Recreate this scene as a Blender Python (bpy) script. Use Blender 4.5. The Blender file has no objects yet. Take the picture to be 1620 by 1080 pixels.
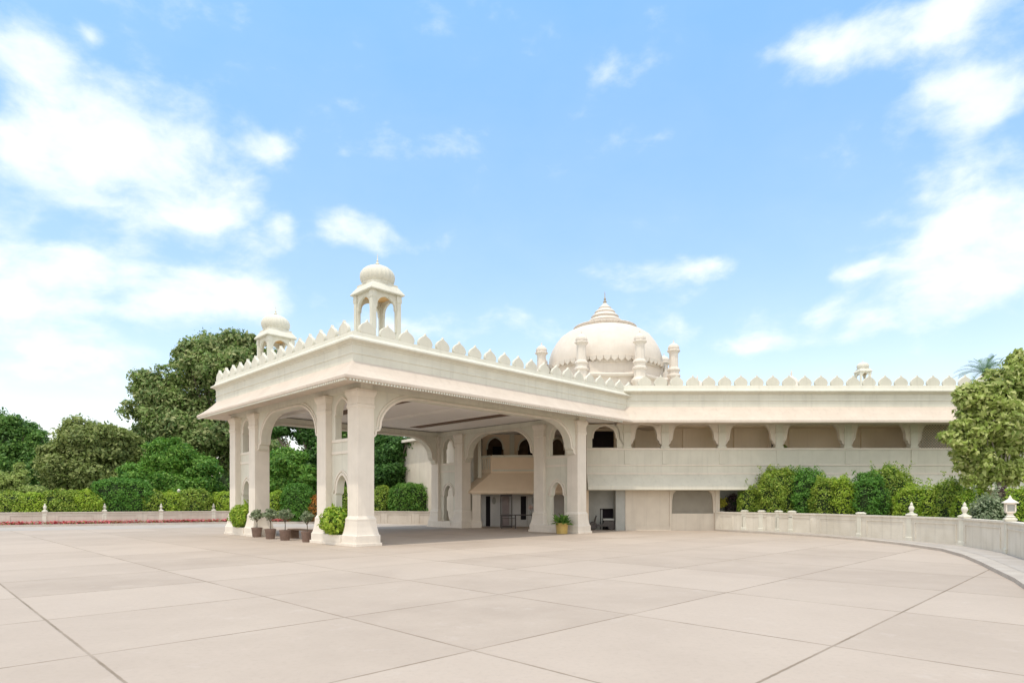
import bpy, math, random
import numpy as np
from mathutils import Vector, Matrix
from mathutils.geometry import tessellate_polygon
random.seed(7); rng = np.random.default_rng(11)
S = bpy.context.scene
COL = S.collection
PI = math.pi; R = math.radians
F = 977.0; CH = 1.7; HY = 792.0        # focal length in photo pixels, eye height, horizon row
def at(px, Y): return (px - 810) / F * Y
def zat(py, Y): return CH + (HY - py) * Y / F

# ------------------------------------------------------------------ materials
def newmat(name):
    m = bpy.data.materials.new(name); m.use_nodes = True
    nt = m.node_tree; b = nt.nodes['Principled BSDF']
    return m, nt, b
def N(nt, t, **k):
    n = nt.nodes.new(t)
    for a, v in k.items():
        if a in ('operation', 'blend_type', 'data_type', 'interpolation_type', 'noise_dimensions', 'feature'): setattr(n, a, v)
        else: n.inputs[a].default_value = v
    return n
def mixc(nt, fac, a, b):
    n = nt.nodes.new('ShaderNodeMix'); n.data_type = 'RGBA'
    for s, v in ((n.inputs[0], fac), (n.inputs[6], a), (n.inputs[7], b)):
        if isinstance(v, (int, float)): s.default_value = v
        elif isinstance(v, tuple): s.default_value = (*v[:3], 1)
        else: nt.links.new(v, s)
    return n.outputs[2]
def ramp(nt, src, a, b):
    n = nt.nodes.new('ShaderNodeMapRange'); n.inputs[1].default_value = a; n.inputs[2].default_value = b
    nt.links.new(src, n.inputs[0]); return n.outputs[0]
def surf(name, c1, c2, scale=1.5, rough=.85, bump=.15, bscale=40, streak=0, spec=.3, metal=0):
    m, nt, b = newmat(name)
    tc = nt.nodes.new('ShaderNodeNewGeometry')
    n1 = N(nt, 'ShaderNodeTexNoise', Scale=scale, Detail=6.0, Roughness=.6); nt.links.new(tc.outputs['Position'], n1.inputs['Vector'])
    col = mixc(nt, ramp(nt, n1.outputs[0], .35, .68), c1, c2)
    if streak:
        mp = nt.nodes.new('ShaderNodeMapping'); mp.inputs['Scale'].default_value = (6, 6, .35); nt.links.new(tc.outputs['Position'], mp.inputs[0])
        n3 = N(nt, 'ShaderNodeTexNoise', Scale=1.0, Detail=4.0); nt.links.new(mp.outputs[0], n3.inputs['Vector'])
        mm = nt.nodes.new('ShaderNodeMath'); mm.operation = 'MULTIPLY'; nt.links.new(ramp(nt, n3.outputs[0], .52, .75), mm.inputs[0]); mm.inputs[1].default_value = streak
        col = mixc(nt, mm.outputs[0], col, tuple(x * .6 for x in c1))
    nt.links.new(col, b.inputs['Base Color'])
    b.inputs['Roughness'].default_value = rough; b.inputs['Specular IOR Level'].default_value = spec; b.inputs['Metallic'].default_value = metal
    n2 = N(nt, 'ShaderNodeTexNoise', Scale=bscale, Detail=4.0); nt.links.new(tc.outputs['Position'], n2.inputs['Vector'])
    bp = nt.nodes.new('ShaderNodeBump'); bp.inputs['Strength'].default_value = bump; bp.inputs['Distance'].default_value = .02
    nt.links.new(n2.outputs[0], bp.inputs['Height']); nt.links.new(bp.outputs[0], b.inputs['Normal'])
    return m
def leafmat(name, dark, mid, light, tr=.35, nscale=.5):
    m, nt, b = newmat(name); out = nt.nodes['Material Output']
    g = nt.nodes.new('ShaderNodeNewGeometry')
    n1 = N(nt, 'ShaderNodeTexNoise', Scale=nscale, Detail=3.0); nt.links.new(g.outputs['Position'], n1.inputs['Vector'])
    c = mixc(nt, ramp(nt, n1.outputs[0], .38, .62), dark, mid)
    ri = nt.nodes.new('ShaderNodeMath'); ri.operation = 'POWER'; nt.links.new(g.outputs['Random Per Island'], ri.inputs[0]); ri.inputs[1].default_value = 2.0
    c = mixc(nt, ri.outputs[0], c, light)
    nt.links.new(c, b.inputs['Base Color']); b.inputs['Roughness'].default_value = .5; b.inputs['Specular IOR Level'].default_value = .35
    t = nt.nodes.new('ShaderNodeBsdfTranslucent'); nt.links.new(c, t.inputs['Color'])
    mx = nt.nodes.new('ShaderNodeMixShader'); mx.inputs[0].default_value = tr
    nt.links.new(b.outputs[0], mx.inputs[1]); nt.links.new(t.outputs[0], mx.inputs[2]); nt.links.new(mx.outputs[0], out.inputs['Surface'])
    return m
M = {}
M['stucco'] = surf('cream_stucco', (.63, .605, .515), (.69, .665, .57), 1.2, bump=.12, streak=.22)
M['white'] = surf('pale_stucco', (.70, .635, .55), (.77, .70, .61), 1.4, bump=.1, streak=.16)
M['eave'] = surf('toned_down_eave_plaster', (.575, .49, .41), (.63, .545, .46), .9, bump=.1, streak=.2)  # base colour darkened so sunlit slopes don't clip; only the streaks are stains
M['gallery'] = surf('gallery_plaster', (.86, .73, .57), (.90, .78, .62), 1.0, bump=.1, streak=.12)
M['ground'] = surf('lower_wall_plaster', (.60, .53, .44), (.68, .61, .51), .9, bump=.12, streak=.25)
M['warm'] = surf('warm_stucco', (.76, .61, .45), (.82, .67, .51), 1.0, bump=.1)
M['dome'] = surf('rosy_stucco', (.66, .59, .515), (.72, .65, .575), 1.5, bump=.15, streak=.12)
M['ochre'] = surf('ochre_plaster', (.62, .38, .16), (.70, .45, .22), 2)
M['ceil'] = surf('ceiling_paint', (.80, .76, .72), (.84, .80, .76), .6, bump=.03)
M['brown'] = surf('brown_wood', (.14, .09, .06), (.20, .13, .09), 3)
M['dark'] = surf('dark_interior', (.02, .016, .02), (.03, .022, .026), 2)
M['metal'] = surf('dark_metal', (.05, .04, .035), (.07, .055, .05), 4, rough=.45, spec=.5)
M['door'] = surf('grey_white_paint', (.62, .62, .60), (.68, .67, .65), 2, rough=.5)
M['grey'] = surf('grey_shutter', (.36, .36, .33), (.42, .42, .39), 2, rough=.6)
M['lattice'] = surf('lattice_paint', (.36, .32, .26), (.44, .40, .33), 2)
M['wall'] = surf('garden_wall_render', (.62, .57, .48), (.72, .67, .58), 1.1, streak=.3)
M['walll'] = surf('boundary_wall_render', (.50, .44, .37), (.58, .52, .45), 1.1, streak=.3)
M['kerb'] = surf('kerb_concrete', (.44, .39, .34), (.52, .47, .41), 2)
M['side'] = surf('sidewalk_concrete', (.40, .36, .32), (.48, .44, .40), 1.2)
M['asph'] = surf('asphalt_band', (.40, .36, .32), (.48, .43, .39), .8)
M['soil'] = surf('soil', (.10, .09, .04), (.07, .12, .03), .6)
M['pot'] = surf('brown_clay', (.20, .14, .11), (.26, .18, .15), 6)
M['brass'] = surf('brass', (.50, .36, .11), (.62, .46, .17), 5, rough=.4, metal=.5, spec=.6, bump=.03)
M['bark'] = surf('bark', (.14, .11, .08), (.22, .18, .14), 6, bump=.6, bscale=20)
M['palebark'] = surf('pale_bark', (.45, .42, .36), (.30, .27, .22), 6, bump=.4)
M['core'] = surf('dark_foliage_core', (.015, .03, .008), (.03, .05, .012), 3)  # near-black solid added inside crowns and bushes to stop light passing through
M['glass'] = surf('dark_glass', (.03, .025, .03), (.05, .04, .045), 1, rough=.08, spec=.6, bump=0)
M['curt'] = surf('mauve_curtain', (.32, .27, .27), (.40, .34, .33), 3)
L = {}
L['olive'] = leafmat('olive_leaves', (0.1, 0.18, 0.045), (0.21, 0.33, 0.08), (0.44, 0.46, 0.2))
L['brownish'] = leafmat('bronze_leaves', (0.11, 0.165, 0.035), (0.22, 0.29, 0.07), (0.4, 0.44, 0.16), nscale=.35)
L['mid'] = leafmat('mid_green_leaves', (0.055, 0.15, 0.025), (0.12, 0.25, 0.045), (0.22, 0.38, 0.08))
L['bright'] = leafmat('bright_green_leaves', (0.06, 0.19, 0.02), (0.12, 0.29, 0.035), (0.25, 0.42, 0.07))
L['lime'] = leafmat('lime_leaves', (.17, .33, .02), (.30, .45, .03), (.50, .60, .08), nscale=1.2)
L['hedge'] = leafmat('clipped_hedge_leaves', (0.09, 0.2, 0.015), (0.24, 0.37, 0.035), (0.48, 0.56, 0.1), nscale=1.5)
L['deep'] = leafmat('deep_green_leaves', (0.045, 0.15, 0.015), (0.09, 0.25, 0.03), (0.2, 0.4, 0.06), nscale=1.2)
L['pale'] = leafmat('pale_green_leaves', (0.2, 0.3, 0.06), (0.32, 0.42, 0.1), (0.5, 0.56, 0.2), nscale=.9)
L['greyg'] = leafmat('grey_green_leaves', (0.14, 0.21, 0.1), (0.24, 0.31, 0.17), (0.42, 0.46, 0.3), nscale=3)
L['right'] = leafmat('large_light_leaves', (0.2, 0.29, 0.05), (0.34, 0.44, 0.09), (0.62, 0.64, 0.27), nscale=1.0)
L['palm'] = leafmat('palm_fronds', (0.1, 0.2, 0.1), (0.16, 0.27, 0.14), (0.24, 0.34, 0.2))
L['red'] = leafmat('red_blossom', (.55, .04, .07), (.60, .10, .13), (.75, .35, .35), tr=.2, nscale=2)
L['orange'] = leafmat('orange_leaves', (.35, .12, .02), (.45, .18, .03), (.6, .3, .05), nscale=2)
L['yellow'] = leafmat('yellow_leaves', (.35, .35, .03), (.50, .48, .05), (.65, .6, .12), nscale=2)
L['purple'] = leafmat('purple_leaves', (.05, .03, .04), (.09, .05, .06), (.15, .1, .1), nscale=2)
L['dark'] = leafmat('dark_green_leaves', (0.03, 0.1, 0.015), (0.06, 0.16, 0.025), (0.12, 0.26, 0.05))

# paving: large slabs with joints, laid on the porch's own axes
C0 = Vector((-5.75, 22.99, 0)); ROT = R(45)
def pavemat():
    m, nt, b = newmat('paving_slabs')
    g = nt.nodes.new('ShaderNodeNewGeometry')
    mp = nt.nodes.new('ShaderNodeMapping'); mp.vector_type = 'TEXTURE'
    mp.inputs['Location'].default_value = (C0.x, C0.y - .24, 0); mp.inputs['Rotation'].default_value = (0, 0, ROT)
    nt.links.new(g.outputs['Position'], mp.inputs[0])
    sx = nt.nodes.new('ShaderNodeSeparateXYZ'); nt.links.new(mp.outputs[0], sx.inputs[0])
    def mth(op, a, v=None, w=None):
        n = nt.nodes.new('ShaderNodeMath'); n.operation = op
        for i, q in enumerate((a, v, w)):
            if q is None: continue
            if isinstance(q, (int, float)): n.inputs[i].default_value = q
            else: nt.links.new(q, n.inputs[i])
        return n.outputs[0]
    S_, T_ = 3.13, 2.83
    us = mth('DIVIDE', mth('ADD', sx.outputs[0], 1.1 + S_ * 20), S_)
    vt = mth('DIVIDE', mth('ADD', sx.outputs[1], 6.37 + T_ * 20), T_)
    def joint(q, size):
        f = mth('FRACT', q); d = mth('ABSOLUTE', mth('SUBTRACT', f, .5)); d = mth('MULTIPLY', mth('SUBTRACT', .5, d), size)
        return d
    d = mth('MINIMUM', joint(us, S_), joint(vt, T_))
    nz = N(nt, 'ShaderNodeTexNoise', Scale=6.0, Detail=3.0); nt.links.new(g.outputs['Position'], nz.inputs['Vector'])
    d2 = mth('ADD', d, mth('MULTIPLY', mth('SUBTRACT', nz.outputs[0], .5), .02))
    line = nt.nodes.new('ShaderNodeMapRange'); line.inputs[1].default_value = .022; line.inputs[2].default_value = .010; nt.links.new(d2, line.inputs[0])
    cell = nt.nodes.new('ShaderNodeCombineXYZ'); nt.links.new(mth('FLOOR', us), cell.inputs[0]); nt.links.new(mth('FLOOR', vt), cell.inputs[1])
    wn = nt.nodes.new('ShaderNodeTexWhiteNoise'); nt.links.new(cell.outputs[0], wn.inputs['Vector'])
    n1 = N(nt, 'ShaderNodeTexNoise', Scale=.45, Detail=8.0, Roughness=.65); nt.links.new(g.outputs['Position'], n1.inputs['Vector'])
    n2 = N(nt, 'ShaderNodeTexNoise', Scale=14.0, Detail=5.0, Roughness=.7); nt.links.new(g.outputs['Position'], n2.inputs['Vector'])
    c = mixc(nt, ramp(nt, n1.outputs[0], .35, .65), (.395, .322, .26), (.46, .38, .31))
    c = mixc(nt, mth('MULTIPLY', wn.outputs[0], .75), c, (.51, .425, .35))
    c = mixc(nt, mth('MULTIPLY', ramp(nt, n2.outputs[0], .5, .75), .35), c, (.34, .28, .23))
    mpp = N(nt, 'ShaderNodeTexNoise', Scale=1.6, Detail=7.0, Roughness=.75); nt.links.new(g.outputs['Position'], mpp.inputs['Vector'])
    c = mixc(nt, mth('MULTIPLY', ramp(nt, mpp.outputs[0], .58, .72), .45), c, (.54, .47, .41))
    stn = N(nt, 'ShaderNodeTexNoise', Scale=.22, Detail=5.0, Distortion=1.2); nt.links.new(g.outputs['Position'], stn.inputs['Vector'])
    c = mixc(nt, mth('MULTIPLY', ramp(nt, stn.outputs[0], .54, .70), .32), c, (.37, .30, .245))
    jn = N(nt, 'ShaderNodeTexNoise', Scale=.8, Detail=3.0); nt.links.new(g.outputs['Position'], jn.inputs['Vector'])
    c = mixc(nt, mth('MULTIPLY', line.outputs[0], mth('MULTIPLY', ramp(nt, jn.outputs[0], .1, .6), .95)), c, (.22, .17, .12))
    nt.links.new(c, b.inputs['Base Color']); b.inputs['Roughness'].default_value = .75; b.inputs['Specular IOR Level'].default_value = .25
    h = mth('SUBTRACT', mth('MULTIPLY', n2.outputs[0], .25), line.outputs[0])
    bp = nt.nodes.new('ShaderNodeBump'); bp.inputs['Strength'].default_value = .25; bp.inputs['Distance'].default_value = .012
    nt.links.new(h, bp.inputs['Height']); nt.links.new(bp.outputs[0], b.inputs['Normal'])
    return m
M['pave'] = pavemat()

# ------------------------------------------------------------------ mesh builder
class G:
    def __init__(s): s.v = []; s.f = []; s.mi = []; s.cur = 0
    def add(s, vs, fs):
        o = len(s.v); s.v += [tuple(v) for v in vs]; s.f += [tuple(i + o for i in f) for f in fs]; s.mi += [s.cur] * len(fs); return s
    def box(s, x0, x1, y0, y1, z0, z1, mat=None):
        vs = [(x, y, z) for z in (z0, z1) for x, y in ((x0, y0), (x1, y0), (x1, y1), (x0, y1))]
        if mat: vs = [mat @ Vector(v) for v in vs]
        return s.add(vs, [(3, 2, 1, 0), (4, 5, 6, 7), (0, 1, 5, 4), (1, 2, 6, 5), (2, 3, 7, 6), (3, 0, 4, 7)])
    def prism(s, outline, holes, b0, b1, axis='x'):
        # outline in (a, z); extruded along b.  axis 'x': a = x, b = y ; axis 'y': a = y, b = x ; axis 'z': (a, z) = (x, y)
        loops = [outline] + list(holes); flat = [p for l in loops for p in l]
        tris = tessellate_polygon([[Vector((p[0], p[1], 0)) for p in l] for l in loops])
        def P(p, b):
            if axis == 'x': return (p[0], b, p[1])
            if axis == 'y': return (b, p[0], p[1])
            return (p[0], p[1], b)
        n = len(flat); vs = [P(p, b0) for p in flat] + [P(p, b1) for p in flat]; fs = []
        for t in tris: fs.append(tuple(t)); fs.append(tuple(i + n for i in reversed(t)))
        o = 0
        for l in loops:
            k = len(l)
            for i in range(k):
                j = (i + 1) % k; fs.append((o + i, o + j, o + j + n, o + i + n))
            o += k
        return s.add(vs, fs)
    def lathe(s, prof, seg=24, cx=0, cy=0, rot=0, ribs=0, rib=0):
        vs = []; fs = []
        for r, z in prof:
            for i in range(seg):
                a = rot + 2 * PI * i / seg; rr = r * (1 + rib * abs(math.sin(a * ribs / 2)) if ribs else 1)
                vs.append((cx + rr * math.cos(a), cy + rr * math.sin(a), z))
        for k in range(len(prof) - 1):
            for i in range(seg):
                j = (i + 1) % seg; fs.append((k * seg + i, k * seg + j, (k + 1) * seg + j, (k + 1) * seg + i))
        fs.append(tuple(range(seg - 1, -1, -1))); fs.append(tuple((len(prof) - 1) * seg + i for i in range(seg)))
        return s.add(vs, fs)
    def squares(s, levels, cx=0, cy=0):
        vs = []; fs = []
        for h, z in levels:
            vs += [(cx - h, cy - h, z), (cx + h, cy - h, z), (cx + h, cy + h, z), (cx - h, cy + h, z)]
        for k in range(len(levels) - 1):
            for i in range(4):
                j = (i + 1) % 4; fs.append((k * 4 + i, k * 4 + j, k * 4 + 4 + j, k * 4 + 4 + i))
        fs.append((3, 2, 1, 0)); n = 4 * (len(levels) - 1); fs.append((n, n + 1, n + 2, n + 3))
        return s.add(vs, fs)
    def tube(s, pts, rads, seg=8):
        vs = []; fs = []; pts = [Vector(p) for p in pts]
        for k, p in enumerate(pts):
            d = (pts[min(k + 1, len(pts) - 1)] - pts[max(k - 1, 0)]).normalized()
            u = d.cross(Vector((0, 1, .13))); u = u.normalized() if u.length > .01 else Vector((1, 0, 0)); w = d.cross(u)
            for i in range(seg):
                a = 2 * PI * i / seg; vs.append(p + (u * math.cos(a) + w * math.sin(a)) * rads[k])
        for k in range(len(pts) - 1):
            for i in range(seg):
                j = (i + 1) % seg; fs.append((k * seg + i, k * seg + j, (k + 1) * seg + j, (k + 1) * seg + i))
        fs.append(tuple(range(seg - 1, -1, -1))); fs.append(tuple((len(pts) - 1) * seg + i for i in range(seg)))
        return s.add(vs, fs)
    def ring(s, x0, x1, y0, y1, prof):
        # closed profile of (outward offset, z) carried round a rectangle with mitred corners
        n = len(prof); vs = []; fs = []
        for sx, sy, X, Y in ((-1, -1, x0, y0), (1, -1, x1, y0), (1, 1, x1, y1), (-1, 1, x0, y1)):
            for o, z in prof: vs.append((X + sx * o, Y + sy * o, z))
        for c in range(4):
            d = (c + 1) % 4
            for i in range(n):
                j = (i + 1) % n; fs.append((c * n + i, d * n + i, d * n + j, c * n + j))
        return s.add(vs, fs)
    def build(s, name, mat, parent=None, smooth=False, loc=(0, 0, 0), bevel=0):
        me = bpy.data.meshes.new(name); me.from_pydata([tuple(v) for v in s.v], [], s.f)
        mats = mat if isinstance(mat, (list, tuple)) else [mat]
        for m in mats: me.materials.append(m)
        me.polygons.foreach_set('material_index', s.mi)
        if smooth: me.polygons.foreach_set('use_smooth', [True] * len(me.polygons))
        import bmesh
        bm = bmesh.new(); bm.from_mesh(me); bmesh.ops.recalc_face_normals(bm, faces=bm.faces); bm.to_mesh(me); bm.free()
        me.update()
        o = bpy.data.objects.new(name, me); COL.objects.link(o); o.location = loc
        if parent: o.parent = parent
        if bevel:
            b = o.modifiers.new('bevel', 'BEVEL'); b.width = bevel; b.segments = 2; b.limit_method = 'ANGLE'; b.angle_limit = R(40)
        if smooth:
            try:
                me.set_sharp_from_angle(angle=R(40))
            except Exception: pass
        return o
def tag(o, label=None, cat=None, group=None, kind=None):
    if label: o['label'] = label
    if cat: o['category'] = cat
    if group: o['group'] = group
    if kind: o['kind'] = kind
    return o
def root(name, label, cat, loc=(0, 0, 0), rz=0, group=None):
    o = bpy.data.objects.new(name, None); COL.objects.link(o); o.location = loc; o.rotation_euler = (0, 0, rz); o.empty_display_size = .3
    return tag(o, label, cat, group)
def cp(o, parent, loc=None, rz=None):
    c = o.copy(); COL.objects.link(c); c.parent = parent
    if loc is not None: c.location = loc
    if rz is not None: c.rotation_euler = (0, 0, rz)
    for ch in list(o.children): cp(ch, c)
    return c

# ------------------------------------------------------------------ arch outlines
def qcurve(w, h, n=10):      # quarter ellipse from (0,0) rising to (w,h)
    return [(w - w * math.cos(i / n * PI / 2), h * math.sin(i / n * PI / 2)) for i in range(n + 1)]
def bracket_curve(z0, ztop, reach, cusp=.2):     # distance from the pillar face, height
    pts = [(0, z0), (cusp * .5, z0 + .02), (cusp * .9, z0 + .10), (cusp, z0 + .24), (cusp * 1.7, z0 + .28), (cusp * 2.0, z0 + .42)]
    bx = cusp * 2.0; bz = z0 + .42
    pts += [(bx + x, bz + z) for x, z in qcurve(reach - bx, ztop - bz, 12)[1:]]
    return pts
def offs(pts, d):            # offset an open polyline to its left
    out = []
    for i, p in enumerate(pts):
        a = pts[max(i - 1, 0)]; b = pts[min(i + 1, len(pts) - 1)]
        dx, dz = b[0] - a[0], b[1] - a[1]; l = math.hypot(dx, dz) or 1
        out.append((p[0] - dz / l * d, p[1] + dx / l * d))
    return out
def ribbon(g, pts, d0, d1, b0, b1, axis):
    g.prism(offs(pts, d0) + offs(pts, d1)[::-1], [], b0, b1, axis)
def pointed(w, z0, zs, za, cx=0, cusp=.07, n=8):  # cusped pointed arch opening, centred cx, from the left foot round to the right foot
    hw = w / 2
    L_ = [(-hw, z0), (-hw, zs), (-hw + cusp * .2, zs + .05), (-hw + cusp, zs + .05), (-hw + cusp * 1.1, zs + .14)]
    x0 = -hw + cusp * 1.1; z1 = zs + .14; H = za - z1
    for i in range(1, n + 1):
        t = i / n; x = x0 * (1 - t ** 1.0) ; zz = z1 + H * (math.sin(t * PI / 2) ** .9 * .86 + .14 * t ** 4); x = x0 * math.cos(t * PI / 2) ** .85
        L_.append((x, zz))
    Rr = [(-x, z) for x, z in L_[:-1]][::-1]
    return [(cx + x, z) for x, z in L_ + Rr]

# ================================================================== PORCH
porch = root('entrance_porch', 'large cream arched carriage porch with two domed rooftop pavilions, standing in front of the building', 'porch', C0, ROT)
LS, LT = 13.69, 12.40
P = .72
def pillar_mesh():
    g = G(); g.squares([(.53, .0), (.53, .40), (.50, .43), (.475, .52), (.44, .72), (.42, .95), (.425, .97), (.425, 1.02), (.40, 1.05), (.38, 1.10), (.36, 1.13), (.36, 5.20), (.39, 5.23), (.39, 5.32), (.365, 5.36), (.37, 5.62), (.44, 5.80), (.44, 5.90)])
    return g
tpos = [.36, 2.77, 9.63, 12.04]
pil0 = None
for s_ in (.36, LS - .36):
    for t_ in tpos:
        if pil0 is None: pil0 = pillar_mesh().build('pillar', M['white'], porch, loc=(s_, t_, 0), bevel=.012)
        else: cp(pil0, porch, (s_, t_, 0))
pl0 = None
for s_ in (.36, LS - .36):
    for t_ in (1.565, 10.835):
        if pl0 is None:
            g = G(); g.box(-.57, .57, -1.79, 1.79, 0, .12); g.box(-.56, .56, -.66, .66, .12, .40)
            pl0 = g.build('plinth', M['white'], porch, loc=(s_, t_, 0), bevel=.012)
        else: cp(pl0, porch, (s_, t_, 0))
# walls with openings between the paired pillars
def pairpanel():
    g = G(); w = .845
    lo = pointed(.98, .42, 1.95, 2.72); up = pointed(1.10, 4.15, 5.05, 5.72)
    g.prism([(-w, .40), (w, .40), (w, 6.1), (-w, 6.1)], [lo, up], -.13, .13, 'y')
    fr = []
    for sgn in (-1, 1):
        b0, b1 = (.131, .165) if sgn > 0 else (-.165, -.131)
        for crv, d0, d1 in ((pointed(.98, .42, 1.95, 2.72), .0, .09), (pointed(.98, .42, 1.95, 2.72), .15, .20), (pointed(1.1, 4.15, 5.05, 5.72), .0, .08)):
            q = G(); ribbon(q, crv[1:-1], d0, d1, b0, b1, 'y'); fr.append(('arch_moulding', q))
        for z0, z1 in ((3.55, 3.66), (4.02, 4.12)): q = G(); q.box(b0, b1, -.80, .80, z0, z1); fr.append(('string_course', q))
    return g, fr
pp0 = None
for s_ in (.40, LS - .40):
    for t_ in (1.565, 10.835):
        if pp0 is None:
            g, fr = pairpanel(); pp0 = g.build('arched_panel', M['stucco'], porch, loc=(s_, t_, 0)); [q.build(nm_, M['white'], pp0) for nm_, q in fr]
        else: cp(pp0, porch, (s_, t_, 0))
# arched beams: front and rear openings (along y), two sides (along x)
ZB = 6.15
def archbeam(a0, a1, b0, b1, axis, name='arch'):
    zc, zt, rc = 4.12, 5.78, 2.15
    bc = bracket_curve(zc, zt, rc)
    left = [(a0 + d, z) for d, z in bc]; right = [(a1 - d, z) for d, z in bc][::-1]
    g = G(); g.prism([(a0, ZB), *left, *right, (a1, ZB)], [], b0, b1, axis)
    o = g.build(name, M['stucco'], porch)
    for lo, hi in ((b0 - .035, b0 - .001), (b1 + .001, b1 + .035)):
        for d0, d1 in ((.0, .085), (.16, .20)):
            t = G(); ribbon(t, left + right, d0, d1, lo, hi, axis); t.build('arch_moulding', M['white'], o)
for c in (.36, LS - .36):
    archbeam(3.13, 9.27, c - .2, c + .2, 'y')
for c in (.36, LT - .36):
    archbeam(.72, LS - .72, c - .2, c + .2, 'x')
# beam blocks above pillars
g = G()
for c in (.36, LS - .36): g.box(c - .27, c + .27, -.06, LT + .06, 5.9, 6.16)
for c in (.36, LT - .36): g.box(.63, LS - .63, c - .27, c + .27, 5.905, 6.155)
g.build('beam', M['stucco'], porch)
# ceiling with sunk dark panels
def holed(g, x0, x1, y0, y1, z0, z1, holes):
    xs = sorted({x0, x1, *[h[0] for h in holes], *[h[1] for h in holes]}); ys = sorted({y0, y1, *[h[2] for h in holes], *[h[3] for h in holes]})
    for i in range(len(xs) - 1):
        for j in range(len(ys) - 1):
            cx = (xs[i] + xs[i + 1]) / 2; cy = (ys[j] + ys[j + 1]) / 2
            if not any(h[0] < cx < h[1] and h[2] < cy < h[3] for h in holes): g.box(xs[i], xs[i + 1], ys[j], ys[j + 1], z0, z1)
ch = [(3.4, 4.3, 1.9, 10.5), (9.75, 10.65, 1.7, 10.5)]
g = G(); g.box(.0, 17.5, .0, LT, 6.2, 6.42); g.build('ceiling', M['ceil'], porch)
for h in ch:
    g = G(); g.box(*h, 6.17, 6.198); o = g.build('ceiling_panel', M['brown'], porch)
    g = G(); g.ring(*h, [(0.001, 6.15), (.09, 6.15), (.09, 6.197), (0.001, 6.197)]); g.build('panel_frame', M['ceil'], o)
g = G()
for x in (2.2, 6.9): g.box(x - .12, x + .12, .63, LT - .63, 6.05, 6.198)
g.build('ceiling_beam', M['ceil'], porch)
# sloping eave, frieze, cornice
RX1 = 19.0
eave_prof = [(.49, 6.76), (.62, 6.60), (.80, 6.40), (1.0, 6.22), (1.15, 6.12), (1.20, 6.08), (1.20, 5.99), (1.15, 5.95), (1.05, 5.97), (.55, 6.06), (.05, 6.10), (.05, 6.70)]
g = G(); g.ring(0, RX1, 0, LT, eave_prof); g.build('eave', M['eave'], porch)
g = G()      # small rounded drops under the eave edge
k = int(LT + 2.3) * 9
for i in range(int((LT + 2.3) / .13)):
    y = -1.12 + i * .13; g.box(-1.185, -1.09, y, y + .07, 5.895, 5.965)
for i in range(int(16.5 / .13)):
    x = -1.02 + i * .13; g.box(x, x + .07, -1.185, -1.09, 5.895, 5.965)
g.build('eave_drops', M['stucco'], porch)
fri = [(.49, 6.74), (.49, 7.02), (.515, 7.05), (.515, 7.10), (.50, 7.12), (.50, 7.36), (.53, 7.38), (.53, 7.42), (.62, 7.47), (.70, 7.50), (.70, 7.56), (.60, 7.62), (.53, 7.70), (.51, 7.84), (.36, 7.84), (.30, 7.6), (.30, 6.74)]
g = G(); g.ring(0, RX1, 0, LT, fri); g.build('frieze', M['stucco'], porch)
g = G(); g.box(-.35, RX1 + .3, -.35, LT + .35, 7.55, 7.66); g.build('roof', M['stucco'], porch)
# merlons
def merlon_mesh(w=.345, h=.53):
    out = [(-.29, 0), (-.345, .06), (-.36, .14), (-.35, .22), (-.31, .30), (-.245, .375), (-.17, .43), (-.09, .475), (-.04, .52), (0, .62)]
    pts = [(x * w / .36, z * h / .60) for x, z in out]; pts = pts + [(-x, z) for x, z in pts[:-1]][::-1]
    g = G(); g.prism(pts, [], -.07, .07, 'x')
    inn = [(x * .72, z * .72 + .06) for x, z in pts]; 
    return g
mer = merlon_mesh(.345, .53).build('merlon', M['stucco'], porch, loc=(.12, -.44, 7.838), bevel=.02)
pitch = .885
for i in range(1, 20): cp(mer, porch, (.12 + i * pitch, -.44, 7.838 - random.uniform(0, .018)), random.uniform(-.03, .03))
for i in range(15): cp(mer, porch, (-.44, .18 + i * .88, 7.838 - random.uniform(0, .018)), PI / 2 + random.uniform(-.03, .03))
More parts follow.
